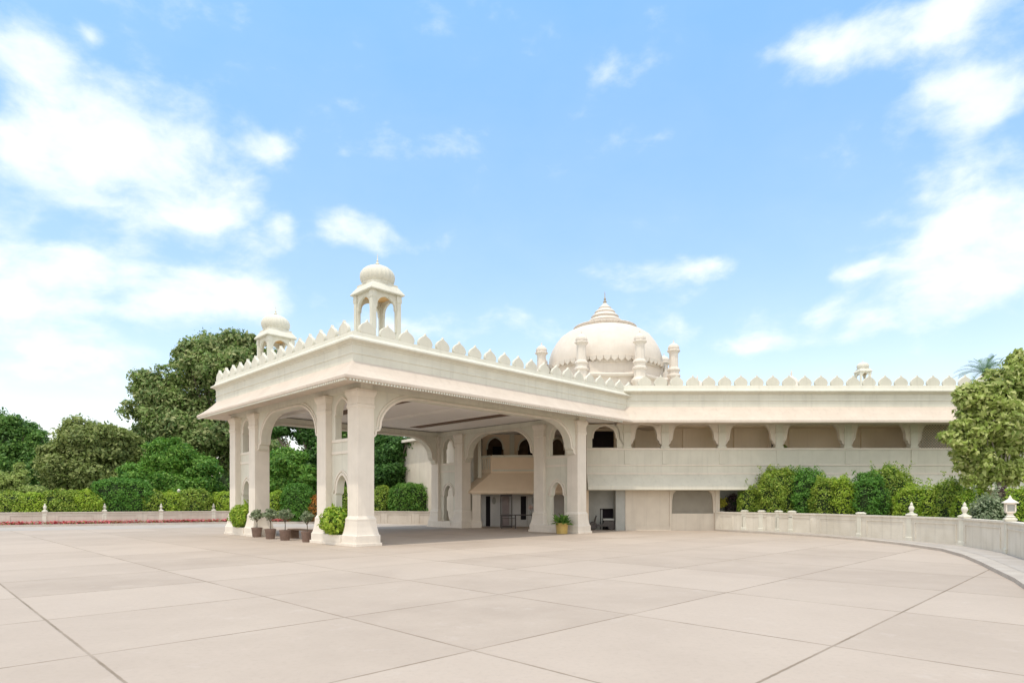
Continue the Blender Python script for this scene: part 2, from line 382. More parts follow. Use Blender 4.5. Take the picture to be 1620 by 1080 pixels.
# rooftop pavilions
def pavilion(parent, loc, k=1.0, rz=0, zb=7.66, mat=M['stucco'], H=1.0):
    a = .60
    g = G()
    for sgn in (-1, 1):
        ar = pointed(.92, .9, 1.72, 2.28, cusp=.04)
        out = [(-.62, 1.55)] + [p for p in []]
        g.prism([(-.60, 2.48), (-.60, .9), *ar, (.60, .9), (.60, 2.48)], [], sgn * a - .05, sgn * a + .05, 'x')
        g.prism([(-.545, 2.48), (-.545, .9), *ar, (.545, .9), (.545, 2.48)], [], sgn * a - .05, sgn * a + .05, 'y')
    o = g.build('pavilion', mat, parent, loc=loc); o.rotation_euler = (0, 0, rz); o.scale = (k, k, k * H)
    for sx in (-1, 1):
        for sy in (-1, 1):
            if sx == -1 and sy == -1:
                g = G(); g.squares([(.12, 0), (.12, .5), (.095, .55), (.095, 2.1), (.12, 2.16), (.12, 2.25), (.10, 2.47)]); p0 = g.build('post', mat, o, loc=(-a, -a, 0))
            else: cp(p0, o, (sx * a, sy * a, 0))
    g = G(); g.squares([(.80, 2.43), (.81, 2.46), (.80, 2.49), (.74, 2.58), (.66, 2.70), (.60, 2.78), (.60, 2.86)]); g.build('pavilion_eave', mat, o)
    g = G(); g.box(-.55, .55, -.55, .55, 2.40, 2.428); g.build('pavilion_ceiling', M['ochre'], o)
    g = G(); g.lathe([(.60, 2.84), (.62, 2.90), (.60, 2.93), (.64, 2.98), (.68, 3.08), (.70, 3.20), (.68, 3.33), (.60, 3.46), (.47, 3.57), (.30, 3.65), (.14, 3.70), (.06, 3.74), (.03, 3.76)], 96, ribs=24, rib=.035); g.build('small_dome', mat, o, smooth=True)
    g = G(); g.lathe([(.05, 3.72), (.09, 3.78), (.05, 3.83), (.03, 3.86), (.055, 3.90), (.02, 3.95), (.015, 4.12), (.004, 4.2)], 10); g.build('finial', mat, o, smooth=True)
    return o
pavilion(porch, (1.78, 1.43, 7.66), .985)
pavilion(porch, (1.78, 10.97, 7.66), .985)

# ================================================================== HOTEL BUILDING
hotel = root('hotel_building', 'long two storey cream building with arcaded balcony and big dome behind the porch', 'building', (20, 35.6, 0))
def HB(g, name, mat, par=None, **k):
    g.v = [(x - 20, y - 35.6, z) for x, y, z in g.v] if par is None or par is hotel else g.v
    return g.build(name, mat, par or hotel, **k)
XE = 46.0
def extr(g, prof, x0, x1):        # closed (y, z) profile run along x
    n = len(prof); vs = [(x0, y, z) for y, z in prof] + [(x1, y, z) for y, z in prof]
    fs = [(i, (i + 1) % n, (i + 1) % n + n, i + n) for i in range(n)]
    tr = tessellate_polygon([[Vector((p[0], p[1], 0)) for p in prof]])
    fs += [tuple(t) for t in tr] + [tuple(i + n for i in t) for t in tr]
    g.add(vs, fs)
# roof eave
g = G(); extr(g, [(34.42, 6.93), (34.25, 6.72), (34.0, 6.45), (33.75, 6.20), (33.63, 6.10), (33.62, 5.98), (33.75, 5.94), (34.3, 6.04), (35.9, 6.10), (35.9, 6.93)], 6.0, XE); HB(g, 'eave', M['eave'])
g = G(); extr(g, [(34.42, 6.9), (34.42, 7.25), (34.39, 7.28), (34.39, 7.33), (34.42, 7.36), (34.42, 7.62), (34.37, 7.66), (34.24, 7.72), (34.18, 7.76), (34.18, 7.83), (34.30, 7.90), (34.36, 8.12), (34.55, 8.12), (34.55, 7.8), (35.2, 7.8), (35.2, 6.9)], 5.6, XE); HB(g, 'frieze', M['stucco'])
mw = merlon_mesh(.375, .60).build('merlon', M['stucco'], hotel, loc=(7.4 - 20, 34.45 - 35.6, 8.118), bevel=.02)
for i in range(1, 40): cp(mw, hotel, (7.4 + i * .893 - 20, 34.45 - 35.6, 8.118 - random.uniform(0, .02)), random.uniform(-.04, .04))
g = G(); g.box(2.0, XE, 35.2, 44.5, 7.7, 7.85); g.box(-1.8, 15.5, 44.5, 57, 7.7, 7.85); HB(g, 'roof', M['stucco'])
# balcony parapet with shallow panels
cols = [6.62, 8.8, 12.07, 15.35, 19.3, 23.1, 27.0, 30.8, 34.6, 38.4, 42.2]
g = G(); g.box(4.3, XE, 35.5, 35.75, 3.2, 4.70); HB(g, 'balcony_parapet', M['stucco'])
g = G()
g.box(4.3, XE, 35.455, 35.497, 4.62, 4.74); g.box(4.3, XE, 35.46, 35.497, 3.72, 3.80); g.box(4.3, XE, 35.45, 35.497, 3.22, 3.32)
HB(g, 'parapet_moulding', M['white'])
g = G(); g.box(4.3, XE, 35.76, 38.2, 3.25, 3.5); HB(g, 'balcony_floor', M['gallery'])
g = G(); g.box(4.3, XE, 35.92, 38.2, 6.08, 6.25); HB(g, 'balcony_ceiling', M['gallery'])
# columns with brackets
c0 = None
for i, x in enumerate(cols):
    if c0 is None:
        g = G(); w = .20
        g.box(-w, w, -.06, .34, 4.70, 6.1); g.box(-w - .05, w + .05, -.09, .36, 4.702, 4.84); g.box(-w - .04, w + .04, -.10, .37, 5.56, 5.64)
        g.box(-w + .04, w - .04, -.05, -.002, 3.81, 4.61)
        c0 = g.build('column', M['stucco'], hotel, loc=(x - 20, -.09, 0), bevel=.01)
        b = G()
        for sg in (-1, 1):
            cv = [(0, 4.95), (.05, 4.96), (.11, 5.02), (.13, 5.14), (.20, 5.18), (.25, 5.3)] + [(.25 + a_, 5.3 + b_) for a_, b_ in qcurve(.36, .78, 8)[1:]]
            pts = [(sg * (w + .001 + d), z) for d, z in cv] + [(sg * (w + .001), 6.08)]
            b.prism(pts, [], .02, .26, 'x')
            t_ = [(sg * (w + .001 + d), z) for d, z in cv]
            ribbon(b, t_, .0, (.05 if sg > 0 else -.05) , -.01, .018, 'x')
        b.build('bracket', M['white'], c0)
    else: cp(c0, hotel, (x - 20, -.09, 0))
# first bay: wall with pointed opening
g = G(); g.prism([(4.3, 4.75), (6.42, 4.75), (6.42, 6.09), (4.3, 6.09)], [pointed(1.42, 4.76, 5.25, 6.02, cx=5.32)], 35.5, 35.74, 'x')
o = HB(g, 'arched_wall', M['stucco'])
g = G(); ribbon(g, pointed(1.42, 4.76, 5.25, 6.02, cx=5.32)[1:-1], .0, .08, 35.46, 35.498, 'x'); HB(g, 'arch_moulding', M['white'])
# back wall of the balcony with piers, doors
g = G(); holes = [(4.6, 6.2), (15.72, 16.28)]
xs = [4.3, 4.6, 6.2, 15.72, 16.28, XE]
for i in range(0, len(xs), 2): g.box(xs[i], xs[i + 1], 37.5, 37.75, 3.5, 6.08)
g.box(4.6, 6.2, 37.5, 37.75, 5.95, 6.08); g.box(15.72, 16.28, 37.5, 37.75, 5.75, 6.08)
HB(g, 'balcony_back_wall', M['gallery'])
for x in (7.6, 10.5, 13.6, 16.95, 21.3, 25.0, 28.8): g = G(); g.box(x - .16, x + .16, 37.39, 37.498, 3.5, 6.07); HB(g, 'balcony_pier', M['gallery'])
g = G(); g.box(15.55, 15.70, 37.40, 37.498, 3.5, 5.9); g.box(16.30, 16.45, 37.40, 37.498, 3.5, 5.9); g.box(15.55, 16.45, 37.40, 37.498, 5.76, 5.9)
HB(g, 'door_surround', M['gallery'])
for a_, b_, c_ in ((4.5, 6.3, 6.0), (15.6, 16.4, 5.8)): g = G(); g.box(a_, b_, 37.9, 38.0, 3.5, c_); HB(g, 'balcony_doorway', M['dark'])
# lattice of the seventh bay
def lattice(g, x0, x1, z0, z1, y, step=.16, w=.02):
    hx = x1 - x0; hz = z1 - z0; k = -hz
    while k < hx:
        for sgn in (1, -1):
            a = max(0, k); b = min(hx, k + hz)
            if b > a:
                za, zb = (a - k, b - k)
                if sgn < 0: za, zb = hz - za, hz - zb
                d = Vector((b - a, 0, zb - za)); l = d.length; ang = math.atan2(d.z, d.x)
                m = Matrix.Translation(((x0 + (a + b) / 2), y + (0 if sgn > 0 else .012), z0 + (za + zb) / 2)) @ Matrix.Rotation(-ang, 4, 'Y')
                g.box(-l / 2, l / 2, -.006, .006, -w, w, m)
        k += step
g = G(); lattice(g, 23.35, 26.75, 4.75, 6.08, 35.66); HB(g, 'lattice_screen', M['lattice'])
# lower sloping ledge
g = G(); extr(g, [(35.5, 3.24), (35.3, 3.02), (35.0, 2.72), (34.87, 2.58), (34.85, 2.34), (34.95, 2.30), (35.9, 2.36), (35.9, 3.24)], 4.3, XE); HB(g, 'lower_ledge', M['stucco'])
# ground floor wall
g = G()
g.box(6.55, 9.15, 35.7, 36.0, 0, 2.34)
g.box(9.15, 11.75, 35.72, 36.0, 0, .98)
g.prism([(9.15, .98), (9.25, .98), (9.27, 1.75), (9.33, 2.1), (9.5, 2.28), (9.15, 2.34)], [], 35.72, 36, 'x')
g.prism([(11.75, .98), (11.65, .98), (11.63, 1.75), (11.57, 2.1), (11.4, 2.28), (11.75, 2.34)], [], 35.72, 36, 'x')
g.box(11.75, 12.0, 35.66, 36.0, 0, 2.34)
g.box(12.0, 30, 35.72, 36.0, 0, .95)
g.box(14.6, XE, 35.72, 36.0, .95, 2.34)
g.box(9.1, 9.2, 35.64, 35.698, 0, 2.3); g.box(6.55, 9.1, 35.66, 35.698, 0, .25)
HB(g, 'ground_floor_wall', M['ground'])
g = G(); lattice(g, 9.25, 11.65, .98, 2.32, 35.84, .10, .014); HB(g, 'lattice_screen', M['lattice'])
g = G(); g.box(9.15, 14.6, 36.6, 36.7, 0, 2.34); HB(g, 'inner_wall', M['grey'])
# grey service recess with dark opening
g = G(); g.box(4.45, 5.2, 36.5, 36.65, 0, 2.35); g.box(5.2, 6.0, 36.5, 36.65, 1.25, 2.35); g.box(6.0, 6.54, 35.72, 36.65, 0, 2.35)
for i in range(8): g.box(4.5 + i * .09, 4.545 + i * .09, 36.47, 36.498, .1, 2.2)
HB(g, 'service_wall', M['grey'])
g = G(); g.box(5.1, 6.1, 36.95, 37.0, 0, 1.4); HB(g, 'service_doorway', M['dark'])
g = G(); g.box(5.28, 5.38, 36.7, 36.74, 0, 1.2); HB(g, 'service_door_frame', M['grey'])
# return wall and entrance block
g = G(); g.box(4.1, 4.44, 35.7, 41.3, 0, 7.7); HB(g, 'return_wall', M['warm'])
# entrance balcony
g = G()
def poly(g, pts, z0, z1): g.prism(pts, [], z0, z1, 'z')
bp_ = [(-1.35, 39.9), (4.1, 39.9), (4.1, 40.1), (-1.27, 40.1), (-1.85, 40.85), (-1.85, 44), (-2.05, 44), (-2.05, 40.75)]
poly(g, bp_, 3.5, 4.62); HB(g, 'entrance_parapet', M['warm'])
g = G(); g.box(-1.3, 4.1, 39.86, 39.898, 4.52, 4.66); g.box(-1.3, 4.1, 39.86, 39.898, 3.62, 3.72)
m_ = Matrix.Translation((-1.7, 40.32, 0)) @ Matrix.Rotation(R(-50.5), 4, 'Z'); g.box(-.5, .5, -.045, -.005, 4.52, 4.66, m_)
for i in range(5): g.box(-.42 + i * .2, -.34 + i * .2, -.03, -.004, 3.75, 4.45, m_)
HB(g, 'parapet_moulding', M['stucco'])
g = G(); poly(g, [(-1.3, 39.95), (4.1, 39.95), (4.1, 43), (-1.9, 43), (-1.9, 40.8)], 3.3, 3.499); HB(g, 'balcony_floor', M['gallery'])
# entrance eave: sloping slab under the balcony
g = G()
top = [(-1.35, 39.92, 3.5), (4.1, 39.92, 3.5), (4.1, 38.9, 2.32), (-2.6, 38.9, 2.32), (-3.2, 39.7, 2.32), (-2.0, 40.8, 3.5), (-3.2, 44, 2.32), (-2.0, 44, 3.5)]
bot = [(x, y, z - .12) for x, y, z in top]
g.add(top + bot, [(3, 2, 1, 0), (4, 3, 0, 5), (6, 4, 5, 7), (8, 9, 10, 11), (13, 8, 11, 12), (15, 13, 12, 14), (2, 3, 11, 10), (3, 4, 12, 11), (4, 6, 14, 12), (0, 1, 9, 8), (5, 0, 8, 13), (7, 5, 13, 15)])
HB(g, 'entrance_eave', M['warm'])
g = G(); g.box(-2.55, 4.1, 39.0, 43, 2.14, 2.195); HB(g, 'entrance_soffit', M['warm'])
g = G(); g.squares([(.34, 0), (.34, .35), (.27, .45), (.26, 2.05), (.32, 2.14), (.32, 2.2)], -2.25, 39.35); HB(g, 'entrance_pillar', M['white'])
g = G(); g.squares([(.13, 3.2), (.12, 3.3), (.10, 6.05), (.14, 6.2)], -2.1, 40.1); HB(g, 'balcony_post', M['stucco'])
# upper wall behind entrance balcony with two pointed openings
def cxs(a, b): return [(a, 3.5), (b, 3.5), (b, 6.2), (a, 6.2)]
g = G(); g.prism(cxs(-2.6, 4.1), [pointed(1.15, 3.52, 5.2, 6.0, cx=-1.15), pointed(1.3, 3.52, 5.1, 5.95, cx=1.05), pointed(1.0, 3.52, 5.1, 5.95, cx=3.1)], 42.0, 42.3, 'x'); HB(g, 'upper_arcade', M['warm'])
g = G()
for w, cx, a in ((1.15, -1.15, 6.0), (1.3, 1.05, 5.95), (1.0, 3.1, 5.95)):
    ribbon(g, pointed(w, 3.52, 5.15, a, cx=cx)[1:-1], .0, .10, 41.95, 41.998, 'x')
g.box(-.16, .16, 41.9, 41.996, 3.5, 6.2); g.box(2.1, 2.4, 41.9, 41.996, 3.5, 6.2)
HB(g, 'arcade_moulding', M['stucco'])
g = G(); g.box(-2.6, 4.1, 43.4, 43.5, 3.5, 6.2); HB(g, 'arcade_back', M['brown'])
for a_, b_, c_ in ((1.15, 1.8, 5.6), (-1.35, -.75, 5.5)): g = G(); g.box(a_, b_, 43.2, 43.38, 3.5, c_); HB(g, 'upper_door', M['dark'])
# entrance ground floor wall and doors
g = G(); g.box(-2.3, -1.75, 41.2, 41.4, 0, 2.14); g.box(-1.45, -.35, 41.2, 41.4, 0, 2.14); g.box(-.35, .12, 41.3, 41.4, 0, 2.14)
g.box(.12, .58, 41.2, 41.4, 0, 2.14); g.box(.95, 4.1, 41.2, 41.4, 0, 2.14); g.box(.58, .95, 41.2, 41.4, 0, .45); g.box(-2.3, 4.1, 41.205, 41.395, 2.02, 2.139)
HB(g, 'entrance_wall', M['door'])
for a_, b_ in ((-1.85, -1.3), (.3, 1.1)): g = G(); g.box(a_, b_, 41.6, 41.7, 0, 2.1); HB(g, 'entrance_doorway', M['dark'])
def oval(cx, cz, rx, rz, n=18): return [(cx + rx * math.cos(i * 2 * PI / n), cz + rz * math.sin(i * 2 * PI / n)) for i in range(n)]
for cx in (-1.2, 1.45):
    g = G(); g.prism(oval(cx, 1.72, .13, .24), [], 41.15, 41.198, 'x'); HB(g, 'oval_window', M['grey'])
for x in (1.0, 1.9, 2.45):
    g = G(); g.box(x, x + .03, 41.17, 41.198, .1, 2.0); HB(g, 'door_edge', M['grey'])
# glass vestibule door, dark framed, standing open
gd = G()
for x in (-.75, -.05): gd.box(x, x + .07, 39.5, 39.58, 0, 2.13)
gd.box(-.68, -.05, 39.5, 39.58, 2.0, 2.13); gd.box(-.68, -.05, 39.5, 39.58, .0, .1); gd.box(-.68, -.05, 39.5, 39.58, .72, .77)
gd.box(-.05, .02, 39.6, 41.1, 2.0, 2.1)
fr_ = HB(gd, 'glazed_door', M['metal'])
g = G(); g.box(-.66, -.2, 41.0, 41.05, .1, 2.0); HB(g, 'door_curtain', M['curt'])
# rear left wing seen through the porch
A = Vector((-2.3, 41.2, 0)); B_ = Vector((-10.0, 52, 0)); dlt = B_ - A; mw_ = Matrix.Translation(A) @ Matrix.Rotation(math.atan2(dlt.y, dlt.x), 4, 'Z'); ll = dlt.length
g = G(); g.prism([(0, 0), (ll, 0), (ll, 6.4), (0, 6.4)], [pointed(1.3, 3.9, 4.6, 5.6, cx=1.6), pointed(1.3, 3.9, 4.6, 5.6, cx=4.6)], 0, .3, 'x'); g.v = [tuple(mw_ @ Vector((x, y, z))) for x, y, z in g.v]; HB(g, 'side_wall', M['ground'])
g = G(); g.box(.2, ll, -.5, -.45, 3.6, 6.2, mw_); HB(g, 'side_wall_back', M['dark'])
g = G(); g.box(0, ll, .3, .8, 6.3, 6.5, mw_); HB(g, 'side_wall_ledge', M['white'])
# dome
DX, DY = 7.52, 50.0
def oct_(r): return r / math.cos(PI / 8)
g = G(); prof = [(4.42, 12.0), (4.52, 12.25), (4.56, 12.7), (4.50, 13.15), (4.32, 13.7), (4.02, 14.25), (3.62, 14.78), (3.12, 15.12), (2.6, 15.38), (2.0, 15.58), (1.3, 15.75)]
g.lathe(prof, 96, ribs=0); g.v = [(x, y, z) for x, y, z in g.v]
dome = g.build('dome', M['dome'], hotel, smooth=True, loc=(DX - 20, DY - 35.6, 0))
g = G(); g.lathe([(5.0, 7.8), (5.0, 10.75), (5.3, 10.85), (5.35, 10.98), (5.1, 11.1), (4.7, 11.15), (4.62, 11.3), (4.62, 12.05)], 8, rot=PI / 8); g.build('drum', M['dome'], dome)
g = G()
for i in range(56):
    a = 2 * PI * i / 56; m = Matrix.Rotation(a, 4, 'Z') @ Matrix.Translation((4.66, 0, 0)) @ Matrix.Rotation(R(8), 4, 'Y')
    pts = [(-.25, 12.42), (-.25, 12.26), (-.19, 12.14), (-.08, 12.08), (0, 12.0), (.08, 12.08), (.19, 12.14), (.25, 12.26), (.25, 12.42)]
    q = G(); q.prism(pts, [], -.05, .05, 'y'); g.add([m @ (Vector(v) - Vector((0, 0, 12.1))) + Vector((0, 0, 12.1)) for v in q.v], q.f)
g.lathe([(4.5, 12.36), (4.68, 12.40), (4.68, 12.47), (4.5, 12.5)], 64)
g.build('petal_band', M['dome'], dome)
g = G()
for i in range(32):
    a = 2 * PI * i / 32; m = Matrix.Rotation(a, 4, 'Z') @ Matrix.Translation((2.38, 0, 15.50)) @ Matrix.Rotation(R(38), 4, 'Y')
    q = G(); q.prism([(-.23, .2), (-.23, 0), (-.15, -.13), (0, -.2), (.15, -.13), (.23, 0), (.23, .2)], [], -.05, .05, 'y'); g.add([m @ Vector(v) for v in q.v], q.f)
g.lathe([(2.3, 15.50), (2.0, 15.66), (1.5, 15.78), (1.32, 15.9), (1.32, 16.1), (1.38, 16.16), (1.25, 16.3), (1.02, 16.42), (1.08, 16.5), (1.12, 16.56), (.95, 16.72), (.78, 16.84), (.84, 16.92), (.70, 17.08), (.5, 17.2), (.53, 17.28), (.32, 17.45), (.18, 17.62), (.1, 17.7)], 40)
g.build('petal_crown', M['dome'], dome)
g = G(); g.lathe([(.10, 17.66), (.16, 17.8), (.07, 17.92), (.11, 18.02), (.04, 18.15), (.03, 18.5), (.005, 18.65)], 12); g.build('finial', M['lattice'], dome, smooth=True)
tr0 = None
for i in range(8):
    a = PI / 8 - R(4) + i * PI / 4; p = (5.5 * math.cos(a), 5.5 * math.sin(a), 0)
    if tr0 is None:
        g = G(); g.lathe([(.50, 7.8), (.50, 10.0), (.72, 10.3), (.74, 10.45), (.55, 10.6), (.50, 10.7), (.50, 11.15), (.62, 11.25), (.62, 11.36), (.50, 11.45), (.50, 11.62), (.60, 11.72), (.58, 11.82), (.42, 11.95), (.40, 13.0), (.46, 13.1), (.60, 13.2), (.60, 13.27), (.44, 13.36)], 8)
        g.v = [(x * .86, y * .86, z) for x, y, z in g.v]
        tr0 = g.build('turret', M['dome'], dome, loc=p)
        g = G(); g.lathe([(.42, 13.35), (.45, 13.45), (.40, 13.6), (.26, 13.74), (.1, 13.82), (.04, 13.9), (.05, 13.98), (.01, 14.08)], 12); g.build('turret_cap', M['dome'], tr0, smooth=True)
    else: cp(tr0, dome, p)
# small pavilion and domelets on the roof further back
pv = pavilion(hotel, (at(1365, 43) - 20, 43 - 35.6, 9.3), .55, 0, mat=M['stucco'], H=1.0)
g = G(); g.box(at(1365, 43) - .42, at(1365, 43) + .42, 42.58, 43.42, 7.8, 9.3); HB(g, 'pavilion_base', M['stucco'])
for px_, r_, Y_, zt in ((1103, .5, 40, 9.65), (1252, .42, 40, 9.95)):
    g = G(); zb = 8.05; k = (zt - zb)
    g.lathe([(r_, 7.85), (r_, zb + k * .45), (r_ * 1.25, zb + k * .5), (r_ * 1.05, zb + k * .56), (r_, zb + k * .68), (r_ * .75, zb + k * .8), (r_ * .3, zb + k * .88), (.05, zb + k * .92), (.06, zb + k), (.01, zb + k * 1.12)], 16, at(px_, Y_), Y_); HB(g, 'roof_domelet', M['dome'], smooth=True)

# ================================================================== GROUND
def sheet(name, pts, z, mat, kind='structure', thick=None):
    g = G()
    if thick: g.prism([(p[0], p[1]) for p in pts], [], z - thick, z, 'z')
    else:
        tr = tessellate_polygon([[Vector((p[0], p[1], 0)) for p in pts]]); g.add([(p[0], p[1], z) for p in pts], [tuple(t) for t in tr])
    o = g.build(name, mat); tag(o, kind=kind); return o
g = G(); n = 24; vs = [(math.cos(2 * PI * i / n) * 900, math.sin(2 * PI * i / n) * 900, -.03) for i in range(n)]; g.add(vs, [tuple(range(n))])
tag(g.build('ground', M['soil']), kind='structure')
wl = [(-62, 27), (-48, 33.6), (-33.4, 40.6), (-22.0, 46.8), (-14.5, 47.6), (-9.5, 46.2), (-7.0, 45.0), (-2.6, 43.6)]     # boundary wall line
wr = [(11.8, 35.6), (12.6, 34.4), (13.9, 32.9), (15.1, 30.5), (15.7, 27.6), (16.2, 25.0), (16.3, 22.2), (15.3, 19.0), (13.7, 16.0), (11.3, 12.2), (8.5, 8.5)]
kr = [(11.6, 35.3), (12.0, 34.1), (13.3, 31.9), (14.5, 29.0), (15.0, 26.5), (15.0, 23.8), (14.55, 20.9), (13.6, 18.6), (12.5, 16.5), (10.5, 12.9), (8.3, 9.4), (5, 5), (1, 0)]
def offpoly(pts, d):
    out = []
    for i, p in enumerate(pts):
        a = Vector(pts[max(i - 1, 0)]); b = Vector(pts[min(i + 1, len(pts) - 1)]); t = (b - a).normalized(); out.append((p[0] - t.y * d, p[1] + t.x * d))
    return out
sheet('forecourt_paving', [(-62, -12), (30, -12), (30, 7), (18, 36.5), (4, 47.5), (-7.0, 47.5), (-22, 47.5), (-62, 30)], 0.0, M['pave'])
sheet('road', offpoly(wl, -.2) + offpoly(wl, -7.2)[::-1], .004, M['asph'])
def strip(name, pts, d0, d1, z0, z1, mat):
    a = offpoly(pts, d0); b = offpoly(pts, d1); g = G(); n = len(a)
    vs = [(*p, z0) for p in a] + [(*p, z0) for p in b] + [(*p, z1) for p in a] + [(*p, z1) for p in b]; fs = []
    for i in range(n - 1):
        fs += [(i, i + 1, 2 * n + i + 1, 2 * n + i), (n + i, n + i + 1, 3 * n + i + 1, 3 * n + i), (2 * n + i, 2 * n + i + 1, 3 * n + i + 1, 3 * n + i)]
    fs += [(0, n, 3 * n, 2 * n), (n - 1, 2 * n - 1, 4 * n - 1, 3 * n - 1)]
    g.add(vs, fs); return g.build(name, mat)
tag(strip('kerb', kr, 0, .42, -.02, .09, M['kerb']), kind='structure')
sheet('sidewalk', [*offpoly(kr, .40), *wr[::-1]], .095, M['side'])
tag(strip('flower_bed_kerb', wl[:5], -.62, -.78, -.02, .14, M['kerb']), kind='structure')
g = G()
for a, b in zip(offpoly(wl[:5], -.1), offpoly(wl[:5], -.1)[1:]): pass
tag(strip('flower_bed_soil', wl[:5], -.1, -.61, -.02, .10, M['soil']), kind='structure')

# ================================================================== WALLS
def wall(name, label, pts, z0, h, mat, posts, finial, th=.22, cat='wall'):
    r = root(name, label, cat, (pts[0][0], pts[0][1], 0)); ox, oy = pts[0]
    for i in range(len(pts) - 1):
        a = Vector((*pts[i], 0)); b = Vector((*pts[i + 1], 0)); d = b - a; m = Matrix.Translation(a - Vector((ox, oy, 0))) @ Matrix.Rotation(math.atan2(d.y, d.x), 4, 'Z')
        l = d.length; g = G(); g.box(-.02, l + .02, -th / 2, th / 2, z0 - .1, h - .07, m); o = g.build('wall_panel', mat, r)
        c = G(); c.box(-.03, l + .03, -th / 2 - .04, th / 2 + .04, h - .068, h, m); c.build('coping', mat, o)
        c = G(); s = -1 if th > 0 else 1
        for sd in (-1, 1):
            y0, y1 = sorted((sd * (th / 2 + .002), sd * (th / 2 + .025)))
            nb = max(1, round(l / 2.6)); w = l / nb
            for k in range(nb):
                x0, x1 = k * w + .3, (k + 1) * w - .3
                if x1 - x0 < .3: continue
                c.box(x0, x1, y0, y1, h - .24, h - .20, m); c.box(x0, x0 + .04, y0, y1, z0 + .12, h - .245, m); c.box(x1 - .04, x1, y0, y1, z0 + .12, h - .245, m)
        c.build('panel_trim', mat, o)
    p0 = f0 = None
    for (x, y, rz, top) in posts:
        if p0 is None:
            g = G(); g.squares([(.15, z0 - .05), (.15, z0 + .12), (.125, z0 + .15), (.125, h + .01), (.155, h + .04), (.155, h + .08), (.09, h + .12)]); p0 = g.build('post', M['stucco'], r, loc=(x - ox, y - oy, 0), bevel=.01); p0.rotation_euler = (0, 0, rz); q = p0
        else: 
            q = cp(bare, r, (x - ox, y - oy, 0), rz)
        if p0 is q: bare = q
        if top:
            if f0 is None:
                g = G(); g.lathe([(.07, h + .11), (.10, h + .14), (.05, h + .18), (.085, h + .25), (.11, h + .32), (.09, h + .39), (.045, h + .43), (.06, h + .47), (.04, h + .52), (.01, h + .58)], 12); f0 = g.build('finial', M['stucco'], None, smooth=True, loc=(0, 0, 0)); fz = f0; fz.parent = q
            else:
                c = f0.copy(); COL.objects.link(c); c.parent = q
    return r
def ptonline(pts, px):
    k = (px - 810) / F
    for a, b in zip(pts, pts[1:]):
        fa = a[0] - k * a[1]; fb = b[0] - k * b[1]
        if fa * fb <= 0:
            t = fa / (fa - fb); return a[0] + (b[0] - a[0]) * t, a[1] + (b[1] - a[1]) * t, math.atan2(b[1] - a[1], b[0] - a[0])
lp = []
for px in (71, 165.5, 255, 338):
    x, y, a = ptonline(wl, px); lp.append((x, y, a, True))
x, y, a = ptonline(wl, -40); lp.insert(1, (x, y, a, True))
wall('boundary_wall', 'low taupe boundary wall with urn topped posts behind the red flower bed on the left', wl, 0, .95, M['walll'], lp, True)
rp = []
for px, top in ((1178, 0), (1205, 0), (1232, 0), (1253, 0), (1362, 0), (1442, 1), (1526, 1), (1598, 0)):
    q = ptonline(wr, px)
    if q: rp.append((q[0], q[1], q[2], bool(top)))
rp.append((13.7, 16.0, -2.1, True))
wall('garden_wall', 'low pale curving garden wall with posts in front of the clipped bushes on the right', wr, .1, 1.08, M['wall'], rp, True, th=.2)
# lantern on the wall post
q = ptonline(wr, 1598)
lan = root('wall_lantern', 'small square stone lantern with pyramid cap on the right garden wall post', 'lantern', (q[0], q[1], 1.21), q[2])
g = G(); g.squares([(.12, 0), (.08, .04), (.06, .10), (.12, .14), (.12, .17)]); g.build('base', M['white'], lan)
g = G()
for sx in (-1, 1):
    for sy in (-1, 1): g.box(sx * .11 - .018, sx * .11 + .018, sy * .11 - .018, sy * .11 + .018, .17, .42)
g.box(-.128, .128, -.128, .128, .38, .42); g.build('frame', M['white'], lan)
g = G(); g.box(-.095, .095, -.095, .095, .172, .378); g.build('pane', M['grey'], lan)
g = G(); g.squares([(.18, .42), (.18, .445), (.05, .55), (.03, .60), (.01, .66)]); g.build('cap', M['white'], lan)

